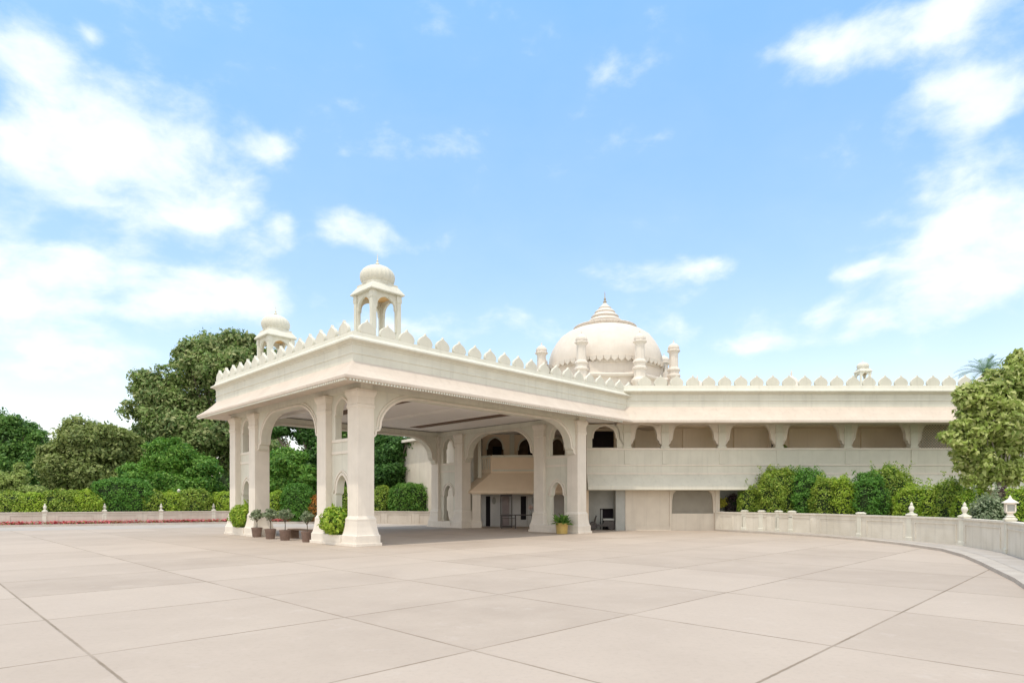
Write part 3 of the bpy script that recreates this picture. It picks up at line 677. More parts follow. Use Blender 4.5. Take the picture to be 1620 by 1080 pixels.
# ================================================================== FOLIAGE
def leafquads(pos, nor, size, asp=.5, jit=.9):
    n = len(pos)
    nr = nor + rng.normal(0, jit, (n, 3)) * .6; nr /= np.linalg.norm(nr, axis=1)[:, None] + 1e-9
    t = rng.normal(0, 1, (n, 3)); t -= (t * nr).sum(1)[:, None] * nr; t /= np.linalg.norm(t, axis=1)[:, None] + 1e-9
    b = np.cross(nr, t); s = size * (.45 + 1.1 * rng.random(n) ** 1.5)[:, None] * 1.08
    v = np.empty((n, 4, 3)); v[:, 0] = pos - t * s * .5; v[:, 1] = pos + b * s * asp * .5 + t * s * .05 + nr * s * .08; v[:, 2] = pos + t * s * .5; v[:, 3] = pos - b * s * asp * .5 + t * s * .05 + nr * s * .08
    return v.reshape(-1, 3)
def leafobj(name, verts, mat, parent=None, core=None, loc=(0, 0, 0)):
    nl = len(verts) // 4; cv, cf = core if core else ([], [])
    me = bpy.data.meshes.new(name); nv = len(verts) + len(cv)
    me.vertices.add(nv); allv = np.concatenate([verts, np.array(cv).reshape(-1, 3)]) if len(cv) else verts
    me.vertices.foreach_set('co', allv.astype(np.float32).ravel())
    li = np.arange(nl * 4); cfl = np.array(cf, int).ravel() + len(verts) if len(cf) else np.array([], int)
    me.loops.add(len(li) + len(cfl)); me.loops.foreach_set('vertex_index', np.concatenate([li, cfl]).astype(np.int32))
    npol = nl + len(cf); me.polygons.add(npol)
    me.polygons.foreach_set('loop_start', (np.arange(npol) * 4).astype(np.int32))
    try: me.polygons.foreach_set('loop_total', np.full(npol, 4, np.int32))
    except Exception: pass
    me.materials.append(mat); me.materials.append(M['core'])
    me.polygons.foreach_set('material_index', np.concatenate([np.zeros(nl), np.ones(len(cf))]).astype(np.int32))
    me.update(); me.validate()
    o = bpy.data.objects.new(name, me); COL.objects.link(o); o.location = loc
    if parent: o.parent = parent
    return o
def blob(c, r, p=2.0, seg=16, rings=10, bump=.08):     # quad blob (open poles closed by tiny rings)
    vs = []; fs = []
    for j in range(rings + 1):
        ph = -PI / 2 + PI * (j + .02) / (rings + .04)
        for i in range(seg):
            th = 2 * PI * i / seg; d = np.array([math.cos(ph) * math.cos(th), math.cos(ph) * math.sin(th), math.sin(ph)])
            k = 1 / (np.abs(d) ** p).sum() ** (1 / p); k *= 1 + bump * math.sin(5 * th + c[0]) * math.cos(4 * ph + c[1])
            vs.append(tuple(np.array(c) + d * k * np.array(r)))
    for j in range(rings):
        for i in range(seg):
            k = (i + 1) % seg; fs.append((j * seg + i, j * seg + k, (j + 1) * seg + k, (j + 1) * seg + i))
    return vs, fs
def merge(cores):
    V = []; Fs = []
    for v, f in cores:
        o = len(V); V += v; Fs += [tuple(i + o for i in q) for q in f]
    return V, Fs
def crown(lobes, nleaf, size, sub=26, subr=.34, asp=.5, core=.45, full=False):
    # lobes: (x, y, z, rx, ry, rz). Every lobe is broken into many smaller clumps that carry the leaves.
    area = np.array([(l[3] * l[5] + l[3] * l[4]) for l in lobes]); area = area / area.sum(); allp = []; alln = []; cores = []
    for l, a in zip(lobes, area):
        c = np.array(l[:3]); r = np.array(l[3:]); K = max(8, int(sub * 1.6 * a * len(lobes)))
        d = rng.normal(0, 1, (K, 3)); d /= np.linalg.norm(d, axis=1)[:, None]; d[:, 2] = d[:, 2] if full else np.where(d[:, 2] < -.5, -d[:, 2], d[:, 2])
        cc = c + d * r * rng.uniform(.35, .92, (K, 1)); sr = subr * r.mean() * rng.uniform(.55, 1.25, K)
        w = sr ** 2; w /= w.sum(); idx = rng.choice(K, int(nleaf * a), p=w)
        e = rng.normal(0, 1, (len(idx), 3)); e /= np.linalg.norm(e, axis=1)[:, None]; e[:, 2] = np.where((e[:, 2] < -.3) & (rng.random(len(idx)) < .6), -e[:, 2], e[:, 2])
        rad = sr[idx][:, None] * (1 - .55 * rng.random((len(idx), 1)) ** 1.6) * np.array([1, 1, .72])
        rad *= 1 + .22 * np.sin(e[:, :1] * 9 + idx[:, None]) * np.cos(e[:, 2:] * 7 + idx[:, None])
        out = rng.random((len(idx), 1)) < .08; rad = np.where(out, rad * 1.35, rad)
        p = cc[idx] + e * rad; allp.append(p); nn = e + d[idx] * .5 + np.array([0, 0, .35]); alln.append(nn / np.linalg.norm(nn, axis=1)[:, None])
        m = int(nleaf * a * .22); e = rng.normal(0, 1, (m, 3)); e /= np.linalg.norm(e, axis=1)[:, None]; q = c + e * r * rng.uniform(.45, .88, (m, 1)) * (1 + .12 * np.sin(e[:, :1] * 8 + c[0]) * np.cos(e[:, 1:2] * 7 + c[2])); allp.append(q); alln.append(e)
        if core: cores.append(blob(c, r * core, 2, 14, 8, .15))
    p = np.concatenate(allp); n = np.concatenate(alln); p[:, 2] = np.maximum(p[:, 2], .05)
    return leafquads(p, n, size, asp), merge(cores)
def tree(name, label, lobes_px, Y, n, size, mat, trunk_px, trunk_r=.25, dep=.8, group=None, bark='bark', sub=26, subr=.34, core=.45, asp=.5, cat='tree', full=False):
    lobes = []
    for l in lobes_px:
        px, py, rx, ry = l[:4]; dy = l[4] if len(l) > 4 else 0; y = Y + dy; k = y / F
        lobes.append((at(px, y), y, zat(py, y), rx * k, rx * k * dep, ry * k))
    bx = at(trunk_px, Y); t = root(name, label, cat, (bx, Y, 0), group=group)
    v, c = crown(lobes, n, size, sub, subr, asp, core, full); v = v - np.array([bx, Y, 0])
    cvs = [(x - bx, y - Y, max(z, .02)) for x, y, z in c[0]]
    leafobj('crown', v, mat, t, (cvs, c[1]))
    g = G(); lo = min(l[2] - l[5] * .5 for l in lobes); fork = max(.6, lo)
    g.tube([(0, 0, -.1), (.05, 0, fork * .5), (0, .05, fork)], [trunk_r * 1.3, trunk_r, trunk_r * .85])
    for l in lobes:
        e = Vector((l[0] - bx, l[1] - Y, l[2])); s = Vector((0, .05, fork * .95)); mid = (s + e) / 2 + Vector((random.uniform(-.2, .2), random.uniform(-.2, .2), .2)); g.tube([s, mid, e, e + Vector((0, 0, l[5] * .5))], [trunk_r * .7, trunk_r * .45, trunk_r * .25, trunk_r * .08], 6)
        for k in range(3):
            dd = Vector((random.uniform(-1, 1) * l[3], random.uniform(-1, 1) * l[4], random.uniform(-.3, .8) * l[5])) * .7; g.tube([mid, mid.lerp(e + dd, .5) + Vector((0, 0, .1)), e + dd], [trunk_r * .3, trunk_r * .18, trunk_r * .05], 5)
    g.build('trunk', M[bark], t, smooth=True)
    return t
def bush(name, label, c, r, z0, h, mat, n=9000, size=.10, p=3.0, group=None, cat='bush', shag=.06, rz=0, asp=.5, sprigs=0, clump=.24):
    # a clipped or rounded bush standing on the ground at c: leaf clumps set over a rounded body
    rr = np.array([r[0], r[1], (h - z0) / 2]); cr = clump
    def surfp(m):
        d = rng.normal(0, 1, (m, 3)); d /= np.linalg.norm(d, axis=1)[:, None]; k = 1 / (np.abs(d) ** p).sum(1) ** (1 / p)
        lump = 1 + shag * (np.sin(d[:, 0] * 7 + c[0] * 3) * np.cos(d[:, 1] * 6 + c[1]) + .6 * np.sin(d[:, 2] * 9 + d[:, 0] * 11 + c[0]))
        return d, d * (k * lump)[:, None] * rr
    A_ = 2 * PI * (rr[0] + rr[1]) / 2 * rr[2] * 2 + PI * rr[0] * rr[1]; K = max(14, int(A_ / (cr * cr * 1.5)))
    d0, p0 = surfp(K); inner = np.maximum(rr - cr * .8, rr * .5) / rr; p0 = p0 * inner; sr = cr * rng.uniform(.6, 1.25, K)
    w = sr ** 2; w /= w.sum(); idx = rng.choice(K, int(n * .75), p=w); e = rng.normal(0, 1, (len(idx), 3)); e = e / np.linalg.norm(e, axis=1)[:, None] + d0[idx] * .55; e /= np.linalg.norm(e, axis=1)[:, None]
    pos = p0[idx] + e * (sr[idx] * (1 - .5 * rng.random(len(idx)) ** 1.7))[:, None]; nn = e + np.array([0, 0, .35])
    d1, p1 = surfp(n - len(idx)); pos = np.concatenate([pos, p1 * rng.uniform(.82, .97, (len(p1), 1))]); nn = np.concatenate([nn, d1 + np.array([0, 0, .3])])
    if sprigs:
        for _ in range(sprigs):
            a = rng.uniform(-.8, .8, 2) * rr[:2]; hh = rng.uniform(.15, .55); m = 26
            q = np.stack([a[0] + rng.normal(0, .05, m) + np.linspace(0, rng.uniform(-.12, .12), m), a[1] + rng.normal(0, .05, m), rr[2] * .93 + np.linspace(0, hh, m)], 1); pos = np.concatenate([pos, q]); nn = np.concatenate([nn, rng.normal(0, 1, (m, 3))])
    v = leafquads(pos, nn, size, asp, .7) + np.array([0, 0, (h + z0) / 2]); v[:, 2] = np.maximum(v[:, 2], z0)
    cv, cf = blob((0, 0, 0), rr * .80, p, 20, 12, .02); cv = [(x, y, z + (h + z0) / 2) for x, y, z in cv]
    o = leafobj(name, v, mat, None, (cv, cf), (c[0], c[1], 0)); o.rotation_euler = (0, 0, rz)
    return tag(o, label, cat, group)
TG = 'trees behind the left wall'
tree('tall_tree', 'tallest olive green tree rising behind the left rear pavilion of the porch', [(345, 592, 72, 66), (255, 640, 55, 60, -1), (405, 610, 60, 75, 3), (300, 690, 85, 70), (395, 715, 60, 70, 2), (240, 700, 40, 45), (300, 570, 35, 30), (380, 555, 40, 32, 1)], 62, 120000, .34, L['olive'], 320, .55, group=TG, sub=34, subr=.30)
tree('broad_tree', 'bronze green broad tree between the far left tree and the tallest tree', [(140, 712, 62, 52), (95, 740, 40, 42, -1), (190, 725, 40, 55, 1), (140, 760, 75, 35)], 54, 75000, .26, L['brownish'], 140, .35, group=TG, sub=34, subr=.30)
tree('green_tree', 'mid green tree at the far left edge of the picture', [(18, 700, 50, 46), (-50, 690, 60, 60), (58, 715, 26, 34), (20, 745, 60, 40), (-110, 700, 70, 70)], 60, 70000, .28, L['mid'], 20, .35, group=TG, sub=30)
tree('young_tree', 'fresh bright green young tree in front of the tallest tree', [(262, 728, 42, 38), (225, 762, 38, 28, -1), (310, 760, 42, 38, 1), (270, 775, 60, 30)], 50.5, 60000, .21, L['bright'], 265, .2, group=TG, sub=30)
tree('pale_sapling', 'pale green feathery sapling behind the leftmost hedge bushes', [(28, 760, 20, 22), (30, 744, 9, 14), (0, 772, 30, 26), (50, 785, 26, 20), (-40, 765, 40, 30)], 44.5, 26000, .15, L['pale'], 28, .08, group=TG, sub=26, core=.5)
tree('shade_tree', 'dark green tree with a bright lower crown seen through the porch front arch', [(500, 690, 40, 28, 2), (505, 745, 36, 50, 1), (430, 680, 30, 16, 1), (480, 668, 40, 14, 2)], 55, 60000, .24, L['dark'], 500, .3, group=TG)
tree('leafy_tree', 'bright leafy tree seen through the front arch between the paired pillars', [(455, 738, 36, 30), (440, 770, 40, 26), (480, 765, 30, 30)], 51, 46000, .21, L['bright'], 452, .2, group=TG)
tree('dark_tree', 'dark green tree seen beside the corner pillar through the big side arch', [(618, 722, 36, 42), (590, 705, 34, 34, 2), (664, 697, 24, 30, -1), (610, 755, 46, 26)], 50, 60000, .21, L['dark'], 612, .25, group=TG)
tree('hidden_tree', 'green tree showing between the near pair of front pillars', [(545, 715, 34, 50), (560, 750, 40, 40)], 54, 30000, .26, L['mid'], 545, .25, group=TG)
# far woods
lob = []
for x in np.arange(-125, 8, 5.5):
    y = 82 + rng.uniform(-4, 6); h = rng.uniform(2.6, 4.2); lob.append((x, y, h * .9, 4.2, 3, h * 1.0))
for x in np.arange(34, 100, 6): lob.append((x, 75 + rng.uniform(-4, 4), 4.0, 4, 3, 3.4))
v, c = crown(lob, 110000, .42, 22, .36, .55, .85); tag(leafobj('distant_woods', v, L['mid'], None, ([(x, y, max(z, .02)) for x, y, z in c[0]], c[1])), kind='stuff', label='distant band of woodland behind the garden trees', cat='woods')

# left hedge row, behind the wall
HG = 'hedge bushes behind the left wall'
def onwall(pts, px, off):
    x, y, a = ptonline(pts, px); return (x - math.sin(a) * off, y + math.cos(a) * off), a
hl = [(-75, 60, 775, 'hedge', 'green hedge bush just outside the left edge of the picture', 3.2), (2, 36, 777, 'hedge', 'low lime green hedge bush at the left edge of the picture', 2.8), (44, 26, 779, 'lime', 'lime hedge bush behind the leftmost urn post', 2.6),
      (92, 30, 774, 'hedge', 'rounded hedge bush right of the leftmost urn post', 2.8), (138, 30, 775, 'lime', 'wide lime topped bush left of the big dark clipped bush', 2.8),
      (193, 41, 757, 'deep', 'big deep green clipped bush, tallest in the left hedge', 4.0), (241, 17, 774, 'hedge', 'small bush squeezed right of the big dark clipped bush', 2.6), (271, 18, 777, 'lime', 'rounded lime bush behind the third urn post', 2.6),
      (309, 25, 773, 'hedge', 'rounded hedge bush left of the fourth urn post', 2.8), (351, 22, 776, 'lime', 'lime hedge bush nearest the porch pillars', 2.6)]
for px, hw, py, m, lab, pw in hl:
    (x, y), a = onwall(wl, px, 1.1)
    rx = hw * y / F * 1.06; h = zat(py, y)
    bush('hedge_bush', lab, (x, y), (rx, .8), 0, h, L[m], int(6000 * rx * h / 1.6), .115, pw, HG, rz=a * .9)
# bushes seen through the porch
for px, hw, py, Y, m, nm, lab, pw in [(437, 12, 776, 47.6, 'lime', 'hedge_bush', 'yellow green bush at the left side of the front arch', 2.6), (472, 28, 764, 47.2, 'deep', 'round_bush', 'large round deep green clipped bush seen through the front arch', 2.4),
                              (605, 16, 768, 47.4, 'hedge', 'hedge_bush', 'narrow hedge bush right behind the corner pillar', 2.8), (650, 33, 765, 46.9, 'bright', 'box_hedge', 'boxy clipped green hedge seen through the big side arch', 5.0), (540, 30, 770, 47.5, 'hedge', 'hedge_bush', 'hedge bush showing in the narrow opening of the near pillar pair', 3)]:
    rx = hw * Y / F; h = zat(py, Y); bush(nm, lab, (at(px, Y), Y), (rx, .8), 0, h, L[m], int(6500 * rx * h / 1.6), .11, pw, HG)
bush('orange_bush', 'small orange leaved bush beside the round clipped bush', (at(499, 47), 47), (.55, .5), 0, zat(783, 47), L['orange'], 2500, .11, 2.3)
# right hedge
RG = 'clipped bushes behind the right garden wall'
hr = [(1190, 20, 768, 34.95, 'hedge', 'short clipped bush at the left end of the right hedge', 3.5, .55, 0), (1232, 34, 742, 34.2, 'hedge', 'tall light topped bush, second from the left in the right hedge', 3.2, 1.1, 3), (1278, 32, 744, 33.6, 'deep', 'tall dark green bush beside the light topped one in the right hedge', 3.0, 1.0, 3),
      (1312, 24, 756, 32.0, 'hedge', 'lower olive bush in the middle of the right hedge', 3.2, .8, 1), (1338, 18, 757, 31.0, 'lime', 'narrow lime bush left of the tall bushy shrub', 3.2, .7, 0),
      (1376, 30, 748, 30.6, 'deep', 'dark rounded bush in the middle of the right hedge, beside the tall one', 2.6, .9, 1), (1410, 36, 739, 31.2, 'hedge', 'tallest loose topped bush in the right hedge', 2.6, 1.1, 6),
      (1448, 24, 768, 28.6, 'lime', 'yellow green bush behind the first urn post of the right wall', 2.6, .8, 1), (1478, 22, 768, 28.0, 'lime', 'bright yellow green bush between the two urn posts', 2.8, .8, 1),
      (1508, 26, 761, 27.2, 'hedge', 'rounded bush with a raised crown left of the second urn post', 2.8, .9, 2), (1546, 26, 772, 25.0, 'lime', 'lime bush right of the second urn post', 2.8, .8, 1),
      (1572, 26, 783, 22.6, 'greyg', 'grey green low bush left of the wall lantern', 2.6, .7, 2), (1600, 14, 776, 24.0, 'purple', 'small dark purple leaved bush behind the lantern', 2.3, .5, 1), (1632, 26, 768, 22.0, 'lime', 'yellow green bush at the right edge of the picture', 2.8, .8, 0)]
for px, hw, py, Y, m, lab, pw, ry, sp in hr:
    rx = hw * Y / F; h = zat(py, Y); bush('clipped_bush', lab, (at(px, Y), Y + .2), (rx, ry), 0, h, L[m], int(9000 * rx * h / 1.6), .088, pw, RG, sprigs=sp + 3, shag=.11)
# planted shrubs between the paired pillars
def w2(s_, t_): v = Matrix.Rotation(ROT, 4, 'Z') @ Vector((s_, t_, 0)) + C0; return (v.x, v.y)
bush('pillar_shrub', 'lime green shrub growing between the near pair of front pillars', w2(-.02, 1.62), (.50, .70), .40, 1.42, L['lime'], 5200, .12, 2.5, 'shrubs between paired pillars', rz=ROT, shag=.16, sprigs=1)
bush('pillar_shrub', 'lime green shrub growing between the far pair of front pillars', w2(-.02, 10.85), (.46, .70), .40, 1.48, L['lime'], 5200, .12, 2.5, 'shrubs between paired pillars', rz=ROT, shag=.16, sprigs=1)
bush('leafy_plant', 'yellow green plant seen through the pointed opening of the far rear pillar pair', w2(15.0, 11.6), (.5, .7), 0, 2.6, L['lime'], 4000, .13, 2.2)
# flowers in the left bed
P_ = []; ol = offpoly(wl[:5], -.36); seg = [(Vector(a), Vector(b)) for a, b in zip(ol, ol[1:])]
for a, b in seg:
    l = (b - a).length; n_ = int(l * 300); t = rng.random(n_); o = rng.uniform(-.22, .22, n_); d = (b - a).normalized()
    dens = .55 + .45 * np.sin(t * l * 1.7 + 1) * np.sin(t * l * .6); keep = rng.random(n_) < dens + .35
    q = np.stack([a.x + (b.x - a.x) * t - d.y * o, a.y + (b.y - a.y) * t + d.x * o, .12 + rng.random(n_) * .22], 1); P_.append(q[keep])
P_ = np.concatenate(P_); k_ = rng.random(len(P_)) < .68
tag(leafobj('flower_bed', leafquads(P_[k_], np.tile([0, 0, 1.], (k_.sum(), 1)), .11, .8), L['red']), kind='stuff', label='strip of red flowers along the left boundary wall', cat='flowers')
tag(leafobj('flower_foliage', leafquads(P_[~k_] - [0, 0, .05], np.tile([0, 0, 1.], ((~k_).sum(), 1)), .12, .5), L['pale']), kind='stuff', label='pale green leaves among the red flowers of the left bed', cat='foliage')

# right-hand tree with big leaves, and a palm
tree('broadleaf_tree', 'light green broad leaved tree leaning into the picture at the right edge', [(1568, 655, 56, 66), (1530, 690, 36, 44), (1600, 605, 40, 42), (1645, 640, 55, 80, 1), (1550, 735, 34, 30), (1498, 690, 16, 13), (1545, 760, 26, 14), (1588, 750, 30, 24), (1530, 632, 24, 26), (1590, 700, 44, 36, .5), (1612, 575, 20, 24), (1700, 640, 60, 90, 1), (1520, 720, 16, 24), (1612, 742, 30, 22), (1565, 752, 22, 14)], 25.0, 36000, .20, L['right'], 1592, .05, bark='palebark', sub=44, subr=.24, core=0, asp=.48, full=True)
pal = root('palm_tree', 'feathery palm top showing above the parapet beside the broad leaved tree', 'palm', (at(1556, 47), 47, 0))
g = G(); g.tube([(0, 0, 0), (.2, 0, 5), (.1, 0, 11.4)], [.28, .2, .16]); g.build('trunk', M['bark'], pal, smooth=True)
f0 = None
for i in range(22):
    az = i * 2.4; el = random.uniform(.2, 1.35); g = G(); L0 = 2.5; pts = []
    for k in range(13):
        t = k / 12; r_ = L0 * t; a = el - 1.5 * t * t; pts.append(Vector((r_ * math.cos(el) * 1.0, 0, r_ * math.sin(el) - 1.25 * t * t)))
    for k in range(12): 
        a, b = pts[k], pts[k + 1]; g.add([a + Vector((0, -.02, 0)), a + Vector((0, .02, 0)), b + Vector((0, .015, 0)), b + Vector((0, -.015, 0))], [(0, 1, 2, 3)])
        for q in range(4):
            p = a.lerp(b, q / 4); d = (b - a).normalized(); ll_ = .62 * math.sin(PI * min(1, (k + q / 4 + 1.5) / 13.5))
            for sg in (-1, 1):
                e = p + (Vector((0, sg * .8, .15)) + d * .8).normalized() * ll_; w = d * .012
                g.add([p - w, p + w, e + w * .3, e - w * .3], [(0, 1, 2, 3)])
    o = g.build('frond', L['palm'], pal, loc=(.1, 0, 11.4)); o.rotation_euler = (0, 0, az)

# ================================================================== SMALL THINGS
def potted(label, x, y, sc, seed, mat=L['greyg']):
    r = root('potted_tree', label, 'potted tree', (x, y, 0), group='potted trees in front of the porch arch')
    g = G(); g.lathe([(.17, 0), (.19, .03), (.235, .38), (.25, .40), (.25, .45), (.215, .45), (.20, .40)], 20); g.build('pot', M['pot'], r, smooth=True)
    g = G(); g.tube([(0, 0, .38), (.01, .01, .6), (0, 0, .85 * sc)], [.022, .018, .014], 6)
    for k in range(5): a = k * 1.3; g.tube([(0, 0, .7 * sc), (.12 * math.cos(a), .12 * math.sin(a), .9 * sc), (.24 * math.cos(a), .24 * math.sin(a), 1.05 * sc)], [.012, .008, .004], 5)
    g.build('stem', M['bark'], r)
    v, c = crown([(0, 0, 1.0 * sc, .34, .32, .24)], 1100, .085, 16, .42, .5, 0); leafobj('foliage', v, mat, r)
    return r
for i, (s_, t_, sc, lab) in enumerate([(-.12, 8.75, 1.0, 'potted tree with sparse brownish crown, first one beside the far pillar pair'), (-.28, 6.9, 1.05, 'potted tree with grey green crown, second from the far pillar pair'), (-.25, 5.5, 1.08, 'potted tree with wide crown and reddish pot, third from the far pillar pair'), (-.1, 3.78, 1.0, 'potted tree half hidden beside the near pillar pair')]):
    x, y = w2(s_, t_); potted(lab, x, y, sc, i)
bx, by = w2(.7, 5.6); be = root('garden_bench', 'low dark wooden bench behind the row of potted trees', 'bench', (bx, by, 0), ROT + PI / 2)
g = G()
for i in range(4): g.box(-1.2, 1.2, -.22 + i * .12, -.12 + i * .12, .40, .44)
g.build('seat', M['brown'], be)
for x in (-1.0, 1.0): g = G(); g.box(x - .05, x + .05, -.2, .2, 0, .398); g.build('leg', M['brown'], be)
# brass planter by the rear pillar
bp0 = root('brass_planter', 'shiny brass planter with broad leaved plant in front of the rear pillar pair', 'planter', (at(889, 31.9), 31.9, 0))
g = G(); g.lathe([(.27, 0), (.29, .02), (.31, .35), (.33, .5), (.35, .52), (.35, .56), (.31, .56), (.29, .5)], 28); g.build('pot', M['brass'], bp0, smooth=True)
g = G()
for i in range(90):
    a = random.uniform(0, 2 * PI); el = random.uniform(.15, 1.3); l = random.uniform(.45, .85); w = random.uniform(.05, .09); d = Vector((math.cos(a) * math.cos(el), math.sin(a) * math.cos(el), math.sin(el))); sd = Vector((-math.sin(a), math.cos(a), 0)) * w
    p0 = Vector((random.uniform(-.15, .15), random.uniform(-.15, .15), .5)); p1 = p0 + d * l * .6; p2 = p0 + d * l + Vector((0, 0, -.22 * l)); g.add([p0, p1 + sd, p2, p1 - sd], [(0, 1, 2, 3)])
g.build('foliage', L['mid'], bp0)
# console table with flower vase by the entrance
tx, ty = at(818, 38.4), 38.4
ta = root('console_table', 'dark metal console table outside the entrance door', 'table', (tx, ty, 0))
g = G(); g.box(-1.05, 1.05, -.3, .3, .80, .86); g.build('table_top', M['metal'], ta)
for x, y in ((-.95, -.24), (-.1, -.24), (.95, -.24), (-.95, .24), (.95, .24)): g = G(); g.box(x - .04, x + .04, y - .04, y + .04, 0, .798); g.build('leg', M['metal'], ta)
g = G(); g.box(-.9, -.15, -.25, -.2, .14, .19); g.box(-.9, -.15, -.25, -.2, .62, .66); g.build('stretcher', M['metal'], ta)
va = root('flower_vase', 'small vase of pale pink flowers on the right end of the console table', 'vase', (tx + .85, ty, .86))
g = G(); g.lathe([(.05, 0), (.09, .08), (.07, .2), (.05, .26), (.07, .3)], 14); g.build('vase', M['grey'], va, smooth=True)
v, c = crown([(0, 0, .42, .17, .17, .15)], 300, .07, 8, .45, .8, 0); leafobj('flowers', v, leafmat('pale_blossom', (.7, .5, .45), (.75, .6, .52), (.8, .7, .65)), va)
# luggage trolley / loose kit in the service recess
sc_ = root('parked_scooter', 'dark low scooter with grey seat parked by the grey service wall', 'scooter', (at(953, 36.0), 36.0, 0))
for x in (-.55, .55):
    g = G(); q = G(); q.lathe([(.05, -.05), (.22, -.05), (.25, -.02), (.25, .02), (.22, .05), (.05, .05)], 20); g.add([(a + x, c_, b + .25) for a, b, c_ in q.v], q.f); g.build('wheel', M['metal'], sc_, smooth=True)
g = G(); g.box(-.35, .5, -.12, .12, .22, .34); g.prism([(.0, .34), (.62, .34), (.7, .52), (.1, .56)], [], -.13, .13, 'x'); g.tube([(-.5, 0, .3), (-.42, 0, .6), (-.36, 0, .82)], [.06, .05, .03]); g.build('body', M['metal'], sc_)
g = G(); g.box(.02, .66, -.14, .14, .57, .68); g.build('seat', M['grey'], sc_, bevel=.02)
g = G(); g.tube([(-.36, -.3, .84), (-.36, 0, .82), (-.36, .3, .84)], [.02, .025, .02]); g.build('handlebar', M['metal'], sc_)
# plants on balcony and ground floor
def pplant(name, label, x, y, z, mat, h=.5, r=.3, pm='white', ph=.3):
    t = root(name, label, 'potted plant', (x, y, z))
    g = G(); g.lathe([(.12, 0), (.17, ph * .8), (.19, ph), (.15, ph)], 14); g.build('pot', M[pm], t, smooth=True)
    v, c = crown([(0, 0, ph + h * .5, r, r, h * .55)], 900, .09, 10, .45, .5, 0); leafobj('foliage', v, mat, t)
pplant('balcony_plant', 'small pale potted plant on the balcony beside the dark doorway', 15.75, 36.1, 3.5, L['pale'], .45, .3, ph=1.0)
pplant('yellow_plant', 'yellow leaved plant in a pale pot left of the right hedge under the ledge', at(1141, 36.2), 36.2, 0, L['yellow'], .85, .32, ph=1.1)
bush('grey_shrub', 'dull grey brown shrub in the shaded bay left of the right hedge', (at(1160, 36.3), 36.3), (.5, .25), 0, 2.1, L['purple'], 2500, .1, 2.5)
# small garden lamp in the left hedge
(x, y), a = onwall(wl, 283, 2.2)
gl = root('garden_lamp', 'thin white garden lamp post poking above the left hedge', 'lamp', (x, y, 0))
g = G(); g.tube([(0, 0, 0), (0, 0, 2.3)], [.03, .025], 8); g.build('pole', M['white'], gl)
g = G(); g.lathe([(.05, 2.3), (.10, 2.36), (.11, 2.5), (.13, 2.52), (.03, 2.62)], 12); g.build('lamp_head', M['white'], gl, smooth=True)

# ================================================================== WORLD, SUN, CAMERA
SUN = Vector((-.113, -.354, 1)).normalized(); EL = math.asin(SUN.z); AZ = math.atan2(SUN.x, SUN.y)
W = bpy.data.worlds.new('World'); S.world = W; W.use_nodes = True; nt = W.node_tree; bg = nt.nodes['Background']
sky = nt.nodes.new('ShaderNodeTexSky'); sky.sky_type = 'NISHITA'; sky.sun_disc = False; sky.sun_elevation = EL; sky.sun_rotation = AZ; sky.dust_density = .6; sky.ozone_density = 1.6; sky.air_density = 1.1
SKYS = .15; bg.inputs['Strength'].default_value = SKYS
tc = nt.nodes.new('ShaderNodeTexCoord')
sepz = nt.nodes.new('ShaderNodeSeparateXYZ'); nt.links.new(tc.outputs['Generated'], sepz.inputs[0])
def vm(op, a, b=None):
    n = nt.nodes.new('ShaderNodeVectorMath'); n.operation = op
    for i, q in enumerate((a, b)):
        if q is None: continue
        if isinstance(q, tuple): n.inputs[i].default_value = q
        else: nt.links.new(q, n.inputs[i])
    return n
def mt(op, a, b=None):
    n = nt.nodes.new('ShaderNodeMath'); n.operation = op
    for i, q in enumerate((a, b)):
        if q is None: continue
        if isinstance(q, (int, float)): n.inputs[i].default_value = q
        else: nt.links.new(q, n.inputs[i])
    return n.outputs[0]
D = tc.outputs['Generated']
nw = N(nt, 'ShaderNodeTexNoise', Scale=3.5, Detail=3.0); nt.links.new(D, nw.inputs['Vector'])
warp = vm('MULTIPLY', vm('SUBTRACT', nw.outputs['Color'], (.5, .5, .5)).outputs[0], (.09, .09, .07))
DW = vm('ADD', D, warp.outputs[0]).outputs[0]
lobes = [(45, 75, 55, 45, 1.0), (265, 170, 115, 60, 1.25), (410, 230, 32, 24, .9), (125, 245, 105, 65, 1.15), (310, 312, 95, 42, 1.05), (10, 305, 40, 40, 1.1), (60, 395, 75, 20, .9), (180, 410, 210, 95, .4), (60, 300, 130, 160, .12), (1520, 260, 110, 150, .12),
         (330, 455, 190, 36, 1.0), (150, 480, 160, 40, .6), (175, 550, 110, 26, 1.0), (20, 600, 50, 30, 1.0), (1450, 50, 100, 36, 1.0), (1300, 75, 60, 70, .5), (1545, 145, 115, 56, 1.15), (1565, 250, 105, 36, .8), (1400, 20, 120, 30, .5),
         (1565, 385, 110, 66, 1.6), (1375, 490, 78, 40, 1.35), (1350, 425, 40, 15, .8), (1490, 470, 120, 40, .7), (1080, 415, 78, 28, 1.0), (1060, 522, 100, 24, .75), (1230, 542, 120, 18, .75), (565, 373, 62, 26, 1.05), (438, 362, 18, 15, .9), (136, 38, 18, 14, .8), (965, 105, 26, 24, .2), (700, 530, 200, 24, .5)]
acc = None
